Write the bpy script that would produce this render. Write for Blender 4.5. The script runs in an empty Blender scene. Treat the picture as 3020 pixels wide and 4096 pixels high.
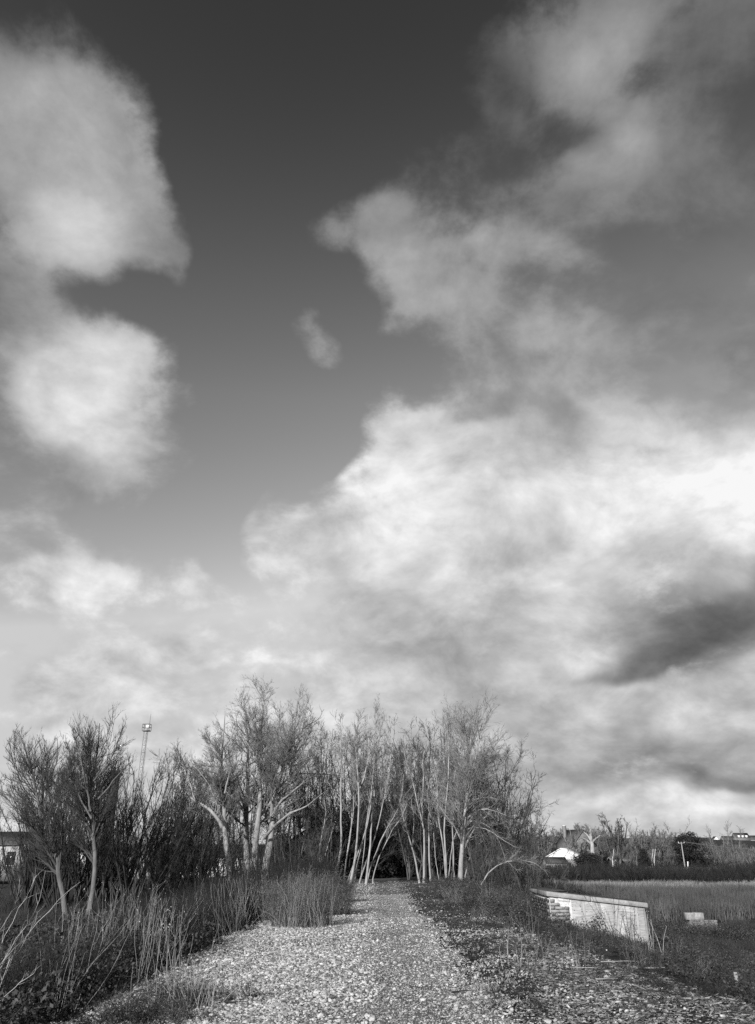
import bpy, math, random
import numpy as np
from mathutils import Vector, Matrix

rad = math.radians
S = bpy.context.scene
COL = S.collection
TAU = 2 * math.pi

# ------------------------------------------------------------------ camera
PITCH = rad(24.3)
CAM_Z = 1.6
cam_data = bpy.data.cameras.new('camera')
cam = bpy.data.objects.new('camera', cam_data)
COL.objects.link(cam)
cam.location = (0, 0, CAM_Z)
cam.rotation_euler = (math.pi / 2 + PITCH, 0, 0)
cam_data.sensor_fit = 'VERTICAL'
cam_data.sensor_height = 36.0
cam_data.lens = 36.0 * 3000 / 4096
cam_data.clip_start = 0.05
cam_data.clip_end = 6000
S.camera = cam
S.view_settings.view_transform = 'Standard'
S.view_settings.look = 'None'
S.view_settings.exposure = 0.0
S.view_settings.gamma = 1.0
S.view_settings.use_curve_mapping = False
S.cycles.use_denoising = False
S.cycles.max_bounces = 4; S.cycles.diffuse_bounces = 2
S.cycles.sample_clamp_indirect = 4

# ------------------------------------------------------------------ sun
SUN_EL, SUN_AZ = rad(21), rad(180 + 27)      # azimuth clockwise from +Y: behind the camera, to the left
sun_dir = Vector((math.sin(SUN_AZ) * math.cos(SUN_EL), math.cos(SUN_AZ) * math.cos(SUN_EL), math.sin(SUN_EL)))
sd = bpy.data.lights.new('sun', 'SUN')
sd.energy = 5.0
sd.angle = rad(0.5)
sd.color = (1, 0.99, 0.98)
sun = bpy.data.objects.new('sun', sd)
COL.objects.link(sun)
sun.rotation_euler = sun_dir.to_track_quat('Z', 'Y').to_euler()
sun.location = (-40, -60, 60)

# ------------------------------------------------------------------ picture-to-world helpers
CP, SP = math.cos(PITCH), math.sin(PITCH)
def ray(px, py):            # px, py on the 1652 x 2241 view of the photograph
    u = (px * 1.82809 - 1510) / 3000; v = (2048 - py * 1.82809) / 3000
    return u, CP - v * SP, SP + v * CP
def at(px, py, Y):
    x, y, z = ray(px, py)
    return np.array((x / y * Y, Y, CAM_Z + z / y * Y))

# ------------------------------------------------------------------ world: nishita sky as the base, clouds over it
w = bpy.data.worlds.new('World'); S.world = w; w.use_nodes = True
w.cycles.sampling_method = 'MANUAL'; w.cycles.sample_map_resolution = 512
def build_world():
    nt = w.node_tree; N = nt.nodes; L = nt.links
    N.clear()
    def mth(op, a, b=None, c=None, clamp=False):
        n = N.new('ShaderNodeMath'); n.operation = op; n.use_clamp = clamp
        for k, v in enumerate((a, b, c)):
            if v is None: continue
            if isinstance(v, (int, float)): n.inputs[k].default_value = v
            else: L.new(v, n.inputs[k])
        return n.outputs[0]
    def vm(op, a, b=None, s=None):
        n = N.new('ShaderNodeVectorMath'); n.operation = op
        for k, v in enumerate((a, b)):
            if v is None: continue
            if isinstance(v, tuple): n.inputs[k].default_value = v
            else: L.new(v, n.inputs[k])
        if s is not None:
            if isinstance(s, (int, float)): n.inputs['Scale'].default_value = s
            else: L.new(s, n.inputs['Scale'])
        return n.outputs[0]
    def noise(vec, scale, detail, rough, dist=0.0):
        n = N.new('ShaderNodeTexNoise'); n.inputs['Scale'].default_value = scale
        n.inputs['Detail'].default_value = detail; n.inputs['Roughness'].default_value = rough
        n.inputs['Distortion'].default_value = dist
        L.new(vec, n.inputs['Vector']); return n
    def mr(v, a, b, c=0.0, d=1.0, kind='SMOOTHSTEP'):
        n = N.new('ShaderNodeMapRange'); n.interpolation_type = kind
        L.new(v, n.inputs['Value'])
        for nm, q in (('From Min', a), ('From Max', b), ('To Min', c), ('To Max', d)):
            if isinstance(q, (int, float)): n.inputs[nm].default_value = q
            else: L.new(q, n.inputs[nm])
        return n.outputs['Result']
    tc = N.new('ShaderNodeTexCoord')
    D = vm('NORMALIZE', tc.outputs['Generated'])
    # stretch so that cloud detail flattens towards the horizon, as on a real cloud deck
    sepD = N.new('ShaderNodeSeparateXYZ'); L.new(D, sepD.inputs[0])
    den = mth('ADD', mth('MAXIMUM', sepD.outputs[2], 0.0), 0.62)
    flat = vm('SCALE', D, s=mth('DIVIDE', 1.0, den))
    wn = noise(flat, 6.0, 2, 0.5)
    warp = vm('SCALE', vm('SUBTRACT', wn.outputs['Color'], (.5, .5, .5)), s=0.095)
    Dw = vm('ADD', D, warp)
    sp = N.new('ShaderNodeSeparateXYZ'); L.new(Dw, sp.inputs[0])
    az = mth('MULTIPLY', mth('ARCTAN2', sp.outputs[0], sp.outputs[1]), 180 / math.pi)
    hor = mth('SQRT', mth('ADD', mth('MULTIPLY', sp.outputs[0], sp.outputs[0]), mth('MULTIPLY', sp.outputs[1], sp.outputs[1])))
    el = mth('MULTIPLY', mth('ARCTAN2', sp.outputs[2], hor), 180 / math.pi)
    # table of cloud cover (0-9) and of the grey of the cloud, on a grid over the sky
    gx = [0, 150, 300, 450, 600, 750, 900, 1050, 1200, 1350, 1500, 1650]
    gy = [0, 130, 260, 390, 520, 650, 780, 910, 1040, 1170, 1300, 1430, 1560, 1690, 1820]
    cov = ['431000115776', '961000216766', '994000126765', '997001246765', '999003997765', '867101887766',
           '699103189988', '899001999999', '775004999999', '562058999999', '486037999999', '455568999999',
           '488899999999', '599999999999', '999999999999']
    gry = [[70, 95, 60, 60, 55, 60, 70, 80, 120, 125, 118, 110], [125, 125, 110, 60, 60, 60, 80, 90, 105, 140, 118, 98],
           [155, 158, 140, 110, 65, 65, 85, 95, 100, 138, 115, 92], [165, 168, 150, 130, 75, 90, 95, 105, 105, 134, 112, 98],
           [172, 178, 168, 135, 90, 125, 150, 158, 138, 122, 115, 108], [150, 134, 138, 120, 150, 150, 165, 155, 142, 128, 120, 130],
           [140, 195, 195, 150, 150, 120, 150, 165, 160, 162, 158, 150], [150, 212, 200, 160, 140, 200, 215, 190, 178, 200, 205, 195],
           [168, 172, 165, 160, 165, 215, 228, 226, 208, 226, 238, 238], [186, 162, 168, 180, 215, 226, 228, 222, 214, 226, 240, 242],
           [210, 222, 212, 215, 225, 212, 182, 192, 206, 188, 150, 112], [216, 212, 214, 222, 222, 200, 176, 196, 190, 158, 138, 165],
           [224, 226, 226, 222, 226, 220, 196, 208, 196, 190, 208, 200], [226, 222, 224, 226, 226, 222, 208, 198, 180, 172, 165, 170],
           [228, 226, 226, 228, 226, 222, 216, 212, 204, 206, 214, 212]]
    cov = np.array([[int(c) for c in r] for r in cov]) / 9.0
    gry = np.array(gry, float)
    def samp(tab, px, py):
        fx = min(max(px / 150, 0), 10.999); fy = min(max(py / 130, 0), 13.999)
        i, j = int(fx), int(fy); a, b = fx - i, fy - j
        return (tab[j][i] * (1 - a) + tab[j][i + 1] * a) * (1 - b) + (tab[j + 1][i] * (1 - a) + tab[j + 1][i + 1] * a) * b
    # extra clouds: centre, half sizes, tilt, cover change, grey, all in the same view
    blobs = [(755, 650, 60, 110, .1, -.5, 100), (668, 735, 50, 42, .6, .85, 172), (728, 805, 50, 30, .9, .8, 166), (345, 505, 70, 95, -.35, .34, 155), (385, 545, 40, 34, .2, .35, 150), (50, 640, 90, 80, 0, .3, 150), (375, 640, 22, 70, -.1, .3, 138), (700, 905, 55, 26, .1, .3, 155), (422, 1290, 48, 62, 0, .85, 222),
             (235, 640, 95, 46, .35, -.30, 120), (345, 690, 90, 48, .45, -.55, 125), (205, 1010, 170, 75, .1, .25, 166), (190, 850, 130, 120, 0, .4, 224), (130, 1060, 130, 55, 0, -.05, 148),
             (598, 1110, 36, 60, .2, .75, 212), (620, 1260, 60, 60, 0, .4, 222), (700, 1160, 90, 60, .2, .3, 228), (900, 960, 95, 80, .3, .3, 230), (750, 900, 75, 75, .2, -.6, 175),
             (690, 1020, 70, 36, -.5, -.55, 200), (1500, 1395, 230, 50, -.42, .3, 108), (1630, 1335, 120, 42, -.25, .2, 104), (1370, 1480, 90, 34, -.3, .3, 118),
             (930, 1430, 100, 50, .6, .1, 172), (830, 1350, 90, 45, .2, .1, 195), (170, 1285, 150, 42, .15, .45, 224), (170, 1385, 190, 34, .05, -.25, 205),
             (150, 1505, 100, 52, 0, .7, 224), (330, 1420, 130, 50, 0, .5, 220), (1560, 1080, 190, 110, 0, .1, 250), (1250, 1680, 150, 20, -.05, .1, 162), (1470, 1640, 130, 20, -.1, .1, 160),
             (1600, 1695, 90, 18, .05, .1, 140), (1300, 1585, 120, 18, -.1, .1, 172), (1330, 1520, 120, 22, -.2, 0, 205), (1450, 1752, 280, 26, 0, .1, 228), (1250, 1440, 110, 45, -.4, .1, 206),
             (1590, 1500, 150, 34, -.45, 0, 220), (560, 300, 150, 300, 0, -.7, 60), (600, 880, 110, 150, -.1, -.6, 150), (470, 1120, 80, 110, 0, -.6, 200),
             (500, 700, 90, 150, 0, -.5, 100), (1330, 100, 140, 70, -.5, .2, 150), (1400, 300, 60, 130, .45, .25, 140), (1270, 262, 70, 40, .1, -.22, 90),
             (1600, 130, 110, 110, 0, .38, 106), (1560, 430, 130, 110, 0, .34, 104), (1100, 250, 60, 120, .2, .2, 90), (830, 480, 90, 50, -.3, .3, 125), (1110, 320, 60, 50, .3, -.15, 80), (1180, 430, 90, 60, .2, .1, 120), (1080, 150, 50, 90, -.3, .25, 80), (900, 60, 60, 50, .8, .1, 72),
             (1060, 540, 190, 60, -.12, .2, 165), (940, 640, 70, 60, .5, .25, 172), (1350, 540, 90, 40, .2, -.2, 100), (1380, 640, 130, 50, -.3, -.1, 122),
             (1020, 760, 70, 70, .4, .2, 170), (1230, 880, 90, 30, .5, -.15, 150), (1080, 900, 70, 30, -.3, -.1, 160), (1120, 1260, 120, 50, 0, .1, 222),
             (60, 90, 60, 40, .5, -.1, 115), (250, 330, 60, 110, -.3, .3, 160), (80, 300, 120, 130, 0, .2, 172), (190, 500, 90, 70, .3, .2, 190)]
    NA, STEP = 15, 2.8
    elf = mth('DIVIDE', el, 62.0, clamp=True)
    azc = mth('MINIMUM', mth('MAXIMUM', mth('DIVIDE', az, STEP), float(-NA)), float(NA))
    acc = None
    for i in range(-NA, NA + 1):
        a = rad(i * STEP)
        ramp = N.new('ShaderNodeValToRGB'); cr = ramp.color_ramp; cr.interpolation = 'LINEAR'
        n = 32
        while len(cr.elements) < n: cr.elements.new(0.5)
        for k in range(n): cr.elements[k].position = k / (n - 1)
        for k in range(n):
            e = rad(k * 2.0)
            d = (math.sin(a) * math.cos(e), math.cos(a) * math.cos(e), math.sin(e))
            f = d[1] * CP + d[2] * SP; up = -d[1] * SP + d[2] * CP
            px = (d[0] / f * 3000 + 1510) / 1.82809; py = (2048 - up / f * 3000) / 1.82809
            cr.elements[k].color = (samp(cov, px, py), min(samp(gry, px, py) / 255, 1), 0, 1)
        L.new(elf, ramp.inputs[0])
        wgt = mr(mth('ABSOLUTE', mth('SUBTRACT', azc, float(i))), 0.0, 1.0, 1.0, 0.0)
        s = vm('SCALE', ramp.outputs['Color'], s=wgt)
        acc = s if acc is None else vm('ADD', acc, s)
    # single clouds and gaps: soft ellipsoids round a direction, one after the other
    fb = Vector((0, 0, 0))
    for (bx, by, sx, sy, t, dc, bg) in blobs:
        c = Vector(ray(bx, by)).normalized()
        e1 = Vector(ray(bx + math.cos(t), by + math.sin(t))).normalized() - c
        k1 = e1.length; e1.normalize(); e2 = c.cross(e1).normalized()
        e2r = (Vector(ray(bx - math.sin(t), by + math.cos(t))).normalized() - c).length
        R = Matrix((e1, e2, c)).transposed().to_euler()
        near = vm('ADD', Dw, vm('SCALE', acc, s=1e-7))
        mp = N.new('ShaderNodeMapping'); mp.vector_type = 'TEXTURE'
        mp.inputs['Location'].default_value = c; mp.inputs['Rotation'].default_value = R
        mp.inputs['Scale'].default_value = (sx * k1 * 1.75, sy * e2r * 1.75, 0.5)
        L.new(near, mp.inputs['Vector'])
        gr = N.new('ShaderNodeTexGradient'); gr.gradient_type = 'SPHERICAL'; L.new(mp.outputs[0], gr.inputs[0])
        q = mr(gr.outputs['Fac'], 0.0, 0.85)
        # cover += dc * q ; grey moves towards bg by q
        k = vm('MULTIPLY_ADD', acc, None); n_ = k.node
        sc_ = N.new('ShaderNodeCombineXYZ'); sc_.inputs[0].default_value = 1.0
        L.new(mth('SUBTRACT', 1.0, q), sc_.inputs[1]); L.new(sc_.outputs[0], n_.inputs[1])
        ad = N.new('ShaderNodeCombineXYZ'); L.new(mth('MULTIPLY', q, dc), ad.inputs[0]); L.new(mth('MULTIPLY', q, bg / 255), ad.inputs[1])
        L.new(ad.outputs[0], n_.inputs[2])
        acc = k
    tab = N.new('ShaderNodeSeparateXYZ'); L.new(acc, tab.inputs[0])
    # beyond the part of the sky in view: the same kind of broken cloud
    out = mth('MAXIMUM', mr(mth('ABSOLUTE', az), 40.0, 56.0), mr(el, 60.0, 70.0))
    big = noise(flat, 0.9, 3, 0.5).outputs[0]
    gc = mr(big, 0.36, 0.62, 0.1, 0.95)
    gg = mth('ADD', mth('MULTIPLY', big, 0.5), 0.36)
    C = N.new('ShaderNodeMix'); L.new(out, C.inputs[0]); L.new(tab.outputs[0], C.inputs[2]); L.new(gc, C.inputs[3])
    G = N.new('ShaderNodeMix'); L.new(out, G.inputs[0]); L.new(tab.outputs[1], G.inputs[2]); L.new(gg, G.inputs[3])
    d1 = noise(flat, 8.0, 8, 0.64, 0.12).outputs[0]
    d2 = noise(vm('ADD', flat, (7.3, 2.1, 4.4)), 7.5, 7, 0.60, 0.3).outputs[0]
    dens = mth('ADD', mth('MULTIPLY_ADD', C.outputs[0], 1.36, 0.02), mth('MULTIPLY', mth('SUBTRACT', d1, 0.5), 3.0))
    vo = N.new('ShaderNodeTexVoronoi'); vo.inputs['Scale'].default_value = 9.0; vo.inputs['Detail'].default_value = 2.0
    vo.inputs['Roughness'].default_value = 0.55
    L.new(vm('ADD', flat, vm('SCALE', wn.outputs['Color'], s=0.12)), vo.inputs['Vector'])
    puff = mth('SUBTRACT', 0.42, vo.outputs['Distance'])
    dens = mth('ADD', dens, mth('MULTIPLY', puff, 0.55))
    alpha = mr(dens, 0.12, 1.05)
    grey = mth('ADD', G.outputs[0], mth('MULTIPLY', mth('SUBTRACT', d2, 0.5), mth('MULTIPLY', G.outputs[0], 0.72)))
    grey = mth('ADD', grey, mth('MULTIPLY', mth('SUBTRACT', d1, 0.5), 0.30))
    grey = mth('ADD', mth('ADD', grey, 0.035), mth('MULTIPLY', puff, mth('MULTIPLY', G.outputs[0], 0.16)))
    cloud = mth('MULTIPLY', mth('POWER', mth('MINIMUM', mth('MAXIMUM', grey, 0.1), 0.97), 2.2), 10.0)
    sky = N.new('ShaderNodeTexSky'); sky.sky_type = 'NISHITA'; sky.sun_disc = False
    sky.sun_elevation = SUN_EL; sky.sun_rotation = SUN_AZ
    sky.air_density = 1.0; sky.dust_density = 1.0; sky.ozone_density = 1.0
    # a red filter on black and white film: only the sky's red light counts, with strong contrast
    sc = N.new('ShaderNodeSeparateColor'); L.new(sky.outputs[0], sc.inputs[0])
    base = mth('MINIMUM', mth('MULTIPLY', mth('POWER', sc.outputs[0], SKY_POW), SKY_MUL), 8.0)
    base = mth('MULTIPLY', base, mr(sepD.outputs[2], 0.62, 0.86, 1.36, 0.95))
    base = mth('MULTIPLY', base, mr(sepD.outputs[2], 0.26, 0.54, 0.56, 1.0, 'LINEAR'))
    M = N.new('ShaderNodeMix'); L.new(alpha, M.inputs[0]); L.new(base, M.inputs[2]); L.new(cloud, M.inputs[3])
    bg = N.new('ShaderNodeBackground'); bg.inputs['Strength'].default_value = 0.1
    L.new(M.outputs[0], bg.inputs['Color'])
    o = N.new('ShaderNodeOutputWorld'); L.new(bg.outputs[0], o.inputs[0])
SKY_POW, SKY_MUL = 2.35, 1.3
build_world()

# ------------------------------------------------------------------ materials (black and white photograph: all greys)
def mat(name, lo, hi, scale=3.0, rough=0.9, inst=0.0, bump=0.0, detail=4, stretch=(1, 1, 1), spec=0.2, coord='Object', bscale=None, trans=0.0):
    m = bpy.data.materials.new(name); m.use_nodes = True
    nt = m.node_tree; N = nt.nodes; L = nt.links
    b = N['Principled BSDF']; b.inputs['Roughness'].default_value = rough
    b.inputs['Specular IOR Level'].default_value = spec
    tc = N.new('ShaderNodeTexCoord'); mp = N.new('ShaderNodeMapping')
    mp.inputs['Scale'].default_value = stretch
    L.new(tc.outputs[coord], mp.inputs[0])
    nz = N.new('ShaderNodeTexNoise'); nz.inputs['Scale'].default_value = scale; nz.inputs['Detail'].default_value = detail
    nz.inputs['Roughness'].default_value = 0.6
    L.new(mp.outputs[0], nz.inputs['Vector'])
    r = N.new('ShaderNodeMapRange'); L.new(nz.outputs[0], r.inputs[0])
    r.inputs[1].default_value = .3; r.inputs[2].default_value = .7; r.inputs[3].default_value = lo; r.inputs[4].default_value = hi
    val = r.outputs[0]
    if inst:
        oi = N.new('ShaderNodeObjectInfo')
        q = N.new('ShaderNodeMapRange'); L.new(oi.outputs['Random'], q.inputs[0])
        q.inputs[3].default_value = 1 - inst; q.inputs[4].default_value = 1 + inst
        mu = N.new('ShaderNodeMath'); mu.operation = 'MULTIPLY'; L.new(val, mu.inputs[0]); L.new(q.outputs[0], mu.inputs[1])
        val = mu.outputs[0]
    cb = N.new('ShaderNodeCombineColor')
    for k in range(3): L.new(val, cb.inputs[k])
    L.new(cb.outputs[0], b.inputs['Base Color'])
    if bump:
        n2 = N.new('ShaderNodeTexNoise'); n2.inputs['Scale'].default_value = bscale or scale * 3; n2.inputs['Detail'].default_value = 5
        L.new(mp.outputs[0], n2.inputs['Vector'])
        bp = N.new('ShaderNodeBump'); bp.inputs['Strength'].default_value = bump; bp.inputs['Distance'].default_value = 0.02
        L.new(n2.outputs[0], bp.inputs['Height']); L.new(bp.outputs[0], b.inputs['Normal'])
    return m

M = {}
M['ground'] = mat('soil', .010, .05, 2.4, bump=.8)
M['field'] = mat('field', .035, .10, .12, bump=.3)
M['bush'] = mat('bush_leaf', .07, .19, 1.5, rough=.8)
M['pale_grass'] = mat('pale_grass', .16, .32, .06, rough=.85, inst=.5, coord='Object')
M['batten'] = mat('batten', .30, .42, 7)
M['top_shade'] = mat('top_shade', .03, .1, 9, bump=1)  # dark tone that paints the coping tops as unlit
M['hedge'] = mat('field_scrub_stem', .02, .05, 1, rough=.85, inst=.4)
M['path'] = mat('path_dust', .06, .19, 1.1, bump=.8, bscale=30)
M['stone'] = mat('ballast_stone', .24, .52, 9, rough=.8, inst=.75, bump=.4)
M['fine'] = mat('fine_gravel', .22, .40, 9, rough=.85, inst=.35)
M['chip'] = mat('wood_chip', .07, .30, 12, rough=.8, inst=.9)
M['ash'] = mat('grey_bark', .20, .40, 5, bump=.9, stretch=(1, 1, .25), bscale=22)
M['birch'] = mat('pale_bark', .22, .46, 4, bump=.5, stretch=(1, 1, .4), bscale=20)
M['willow'] = mat('willow_bark', .09, .20, 5, bump=1, stretch=(1, 1, .25), bscale=22)
M['dark'] = mat('dark_bark', .025, .06, 4, bump=.6)
M['twig'] = mat('twig', .13, .24, 1.2, rough=.7)
M['twigp'] = mat('pale_twig', .18, .34, 1.2, rough=.7)
M['twigd'] = mat('dark_twig', .045, .11, 1.0, rough=.8)
M['far'] = mat('far_twig', .09, .20, .5, rough=.8, inst=.35)
M['thick'] = mat('thicket_twig', .05, .13, .7, rough=.8, inst=.3)
M['scrub'] = mat('scrub_stem', .014, .06, 1.1, rough=.85, inst=.45)
M['grass'] = mat('dull_grass', .03, .115, 1.5, rough=.8, inst=.5)
M['reed'] = mat('reed', .05, .15, .12, rough=.85, inst=.4)
M['straw'] = mat('dead_stem', .26, .5, 3, rough=.7, inst=.35)
M['leaf'] = mat('bramble_leaf', .03, .09, 3, rough=.7, inst=.7, spec=.15)
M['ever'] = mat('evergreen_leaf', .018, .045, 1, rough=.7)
M['conc'] = mat('weathered_concrete', .20, .44, 5, bump=.6, bscale=26, detail=8)
M['concd'] = mat('dirty_shaded_concrete', .10, .26, 5, bump=.6, bscale=26, detail=8)  # also paints the shade of the bridge wall's return coping
M['brick'] = mat('old_brick', .17, .30, 6, inst=.25, bump=.5, bscale=40)
M['mortar'] = mat('mortar', .42, .72, 14, bump=.8)
M['soot'] = mat('sooty_shaded_brick', .05, .09, 3, bump=.4)  # also stands in for shade on the bridge wall's return bricks
M['white'] = mat('white_render', .7, .85, 1.2)
M['roof'] = mat('roof_tile', .10, .18, 2, inst=.2)
M['roofd'] = mat('dark_roof', .06, .11, .5)
M['glass'] = mat('dark_window', .01, .02, 1, rough=.15, spec=.6)
M['timber'] = mat('weathered_timber', .22, .4, 6, stretch=(1, 1, .2), bump=.5)
M['steel'] = mat('galvanised_steel', .14, .24, 3, rough=.5)
M['nail'] = mat('rust', .05, .09, 6)
M['plaster'] = mat('lime_streak', .55, .8, 8)
M['greyw'] = mat('grey_render', .3, .42, 1.2)

def plywood():
    m = bpy.data.materials.new('plywood'); m.use_nodes = True
    nt = m.node_tree; N = nt.nodes; L = nt.links
    b = N['Principled BSDF']; b.inputs['Roughness'].default_value = .75; b.inputs['Specular IOR Level'].default_value = .2
    tc = N.new('ShaderNodeTexCoord'); oi = N.new('ShaderNodeObjectInfo')
    mp = N.new('ShaderNodeMapping'); mp.inputs['Scale'].default_value = (.9, .9, 5.5)
    L.new(tc.outputs['Object'], mp.inputs[0])
    cx = N.new('ShaderNodeCombineXYZ'); mm = N.new('ShaderNodeMath'); mm.operation = 'MULTIPLY'; mm.inputs[1].default_value = 23
    L.new(oi.outputs['Random'], mm.inputs[0]); L.new(mm.outputs[0], cx.inputs[1]); L.new(cx.outputs[0], mp.inputs['Location'])
    nz = N.new('ShaderNodeTexNoise'); nz.inputs['Scale'].default_value = 1.1; nz.inputs['Detail'].default_value = 2; nz.inputs['Distortion'].default_value = 1.2
    L.new(mp.outputs[0], nz.inputs['Vector'])
    m1 = N.new('ShaderNodeMath'); m1.operation = 'MULTIPLY'; m1.inputs[1].default_value = 75; L.new(nz.outputs[0], m1.inputs[0])
    m2 = N.new('ShaderNodeMath'); m2.operation = 'SINE'; L.new(m1.outputs[0], m2.inputs[0])
    r = N.new('ShaderNodeMapRange'); L.new(m2.outputs[0], r.inputs[0])
    r.inputs[1].default_value = -1; r.inputs[2].default_value = 1; r.inputs[3].default_value = .27; r.inputs[4].default_value = .44
    n2 = N.new('ShaderNodeTexNoise'); n2.inputs['Scale'].default_value = 3; n2.inputs['Detail'].default_value = 6; L.new(tc.outputs['Object'], n2.inputs['Vector'])
    r2 = N.new('ShaderNodeMapRange'); L.new(n2.outputs[0], r2.inputs[0]); r2.inputs[1].default_value = .3; r2.inputs[2].default_value = .7
    r2.inputs[3].default_value = .72; r2.inputs[4].default_value = 1.25
    mu = N.new('ShaderNodeMath'); mu.operation = 'MULTIPLY'; L.new(r.outputs[0], mu.inputs[0]); L.new(r2.outputs[0], mu.inputs[1])
    cb = N.new('ShaderNodeCombineColor')
    for k in range(3): L.new(mu.outputs[0], cb.inputs[k])
    L.new(cb.outputs[0], b.inputs['Base Color'])
    return m
M['ply'] = plywood()

# ------------------------------------------------------------------ mesh helpers
def np_mesh(name, V, F, m=None, smooth=False):
    """V (n,3); F list of arrays (k,3|4)"""
    me = bpy.data.meshes.new(name)
    V = np.asarray(V, dtype=np.float32).reshape(-1, 3)
    Fs = [np.asarray(f, dtype=np.int32) for f in (F if isinstance(F, list) else [F]) if len(f)]
    me.vertices.add(len(V)); me.vertices.foreach_set('co', V.ravel())
    nl = sum(f.size for f in Fs); npol = sum(len(f) for f in Fs)
    me.loops.add(nl); me.loops.foreach_set('vertex_index', np.concatenate([f.ravel() for f in Fs]))
    me.polygons.add(npol)
    tot = np.concatenate([np.full(len(f), f.shape[1], np.int32) for f in Fs])
    st = np.concatenate([[0], np.cumsum(tot)[:-1]]).astype(np.int32)
    me.polygons.foreach_set('loop_start', st)
    if smooth: me.polygons.foreach_set('use_smooth', np.ones(npol, dtype=bool))
    me.update(calc_edges=True)
    if m: me.materials.append(m)
    return me
def merge(parts):
    """parts: list of (V, F) -> V, [quads, tris]"""
    Vs, Q, T, o = [], [], [], 0
    for V, F in parts:
        V = np.asarray(V).reshape(-1, 3)
        for f in (F if isinstance(F, list) else [F]):
            if not len(f): continue
            f = np.asarray(f); (Q if f.shape[1] == 4 else T).append(f + o)
        Vs.append(V); o += len(V)
    return np.concatenate(Vs), [np.concatenate(x) for x in (Q, T) if x]
def norm(a):
    return a / np.maximum(np.linalg.norm(a, axis=-1, keepdims=True), 1e-9)
def tubes(P, R, sides=3):
    N, K, _ = P.shape
    T = norm(np.gradient(P, axis=1))
    ref = np.where(np.abs(T[..., 2:3]) > .9, np.array([1., 0, 0]), np.array([0, 0, 1.]))
    A = norm(np.cross(T, ref)); B = np.cross(T, A)
    th = np.arange(sides) * TAU / sides
    ring = P[:, :, None] + R[:, :, None, None] * (A[:, :, None] * np.cos(th)[:, None] + B[:, :, None] * np.sin(th)[:, None])
    V = ring.reshape(-1, 3)
    n, k, s = np.meshgrid(np.arange(N), np.arange(K - 1), np.arange(sides), indexing='ij')
    b = n * K * sides + k * sides; s2 = (s + 1) % sides
    F = np.stack([b + s, b + s2, b + sides + s2, b + sides + s], -1).reshape(-1, 4)
    return V, F
def box(x0, x1, y0, y1, z0, z1):
    V = np.array([(x, y, z) for z in (z0, z1) for x, y in ((x0, y0), (x1, y0), (x1, y1), (x0, y1))], float)
    return V, np.array([(3, 2, 1, 0), (4, 5, 6, 7), (0, 1, 5, 4), (1, 2, 6, 5), (2, 3, 7, 6), (3, 0, 4, 7)])
def prism(poly, z0, z1):
    """convex polygon (x, y) given counter-clockwise; z0/z1 numbers or lists"""
    n = len(poly); z0 = z0 if isinstance(z0, (list, tuple)) else [z0] * n; z1 = z1 if isinstance(z1, (list, tuple)) else [z1] * n
    V = [(x, y, z) for (x, y), z in zip(poly, z0)] + [(x, y, z) for (x, y), z in zip(poly, z1)]
    F = [(i, (i + 1) % n, n + (i + 1) % n, n + i) for i in range(n)]
    T = [(0, i + 1, i) for i in range(1, n - 1)] + [(n, n + i, n + i + 1) for i in range(1, n - 1)]
    return np.array(V, float), [np.array(F), np.array(T)]
def ob(name, me, parent=None, **kw):
    o = bpy.data.objects.new(name, me); COL.objects.link(o)
    if parent: o.parent = parent
    for k, v in kw.items(): o[k] = v
    return o
def thing(name, label, cat, loc=(0, 0, 0), group=None):
    o = bpy.data.objects.new(name, None); COL.objects.link(o); o.location = loc
    o.empty_display_size = .3
    o['label'] = label; o['category'] = cat
    if group: o['group'] = group
    return o
def bev(o, wd=.008, seg=1):
    b = o.modifiers.new('bevel', 'BEVEL'); b.width = wd; b.segments = seg; b.limit_method = 'ANGLE'
    return o

# ------------------------------------------------------------------ terrain
XR = ([3.5, 4.3, 5.2, 6.5, 7.5, 10, 13, 17, 25, 2000], [0, -.10, -.27, -.55, -.95, -1.6, -2.3, -2.8, -3, -3.0])
XL = ([3.0, 4, 6, 11, 20, 35, 60, 2000], [0, -.12, -.35, -.7, -1.2, -1.6, -1.9, -2.5])
def hn(x, y, s, seed):
    return (np.sin(x * s * 1.0 + seed) * np.cos(y * s * .9 + seed * 1.7) + .5 * np.sin(x * s * 2.3 - y * s * 1.9 + seed * 3) + .3 * np.sin(x * s * 4.1 + y * s * 5.3 + seed)) / 1.8
XN = ([3.6, 4.4, 5.3, 6.0, 7.0, 10, 13, 17, 25, 2000], [0, -.08, -.40, -.66, -1.02, -1.8, -2.4, -2.8, -3, -3.0])
def gz(x, y):
    x = np.asarray(x, float); y = np.asarray(y, float)
    ny_ = np.clip((19.5 - y) / 4.5, 0, 1)
    z = np.where(x > 0, np.interp(x, *XR) * (1 - ny_) + np.interp(x, *XN) * ny_, np.interp(-x, *XL))
    far = np.clip((y - 230) / 420, 0, 1); far = far * far * (3 - 2 * far)
    z = z + far * (12 + 3 * hn(x, y, .006, 2)) * np.where(x > -60, 1, .6)
    far2 = np.clip((y - 1000) / 1500, 0, 1)
    z = z + far2 * 10
    amp = np.interp(np.maximum(np.abs(x) - 3, 0), [0, 1, 6, 60], [.012, .05, .12, .25])
    z = z + amp * (hn(x, y, 1.3, 1) * .6 + hn(x, y, .35, 5))
    return z
def g1(x, y): return float(gz(x, y))
xs = np.unique(np.concatenate([np.linspace(-12, 14, 105), np.linspace(-60, 70, 105), np.linspace(-260, 400, 84), np.linspace(-2500, 2500, 41)]))
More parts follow.
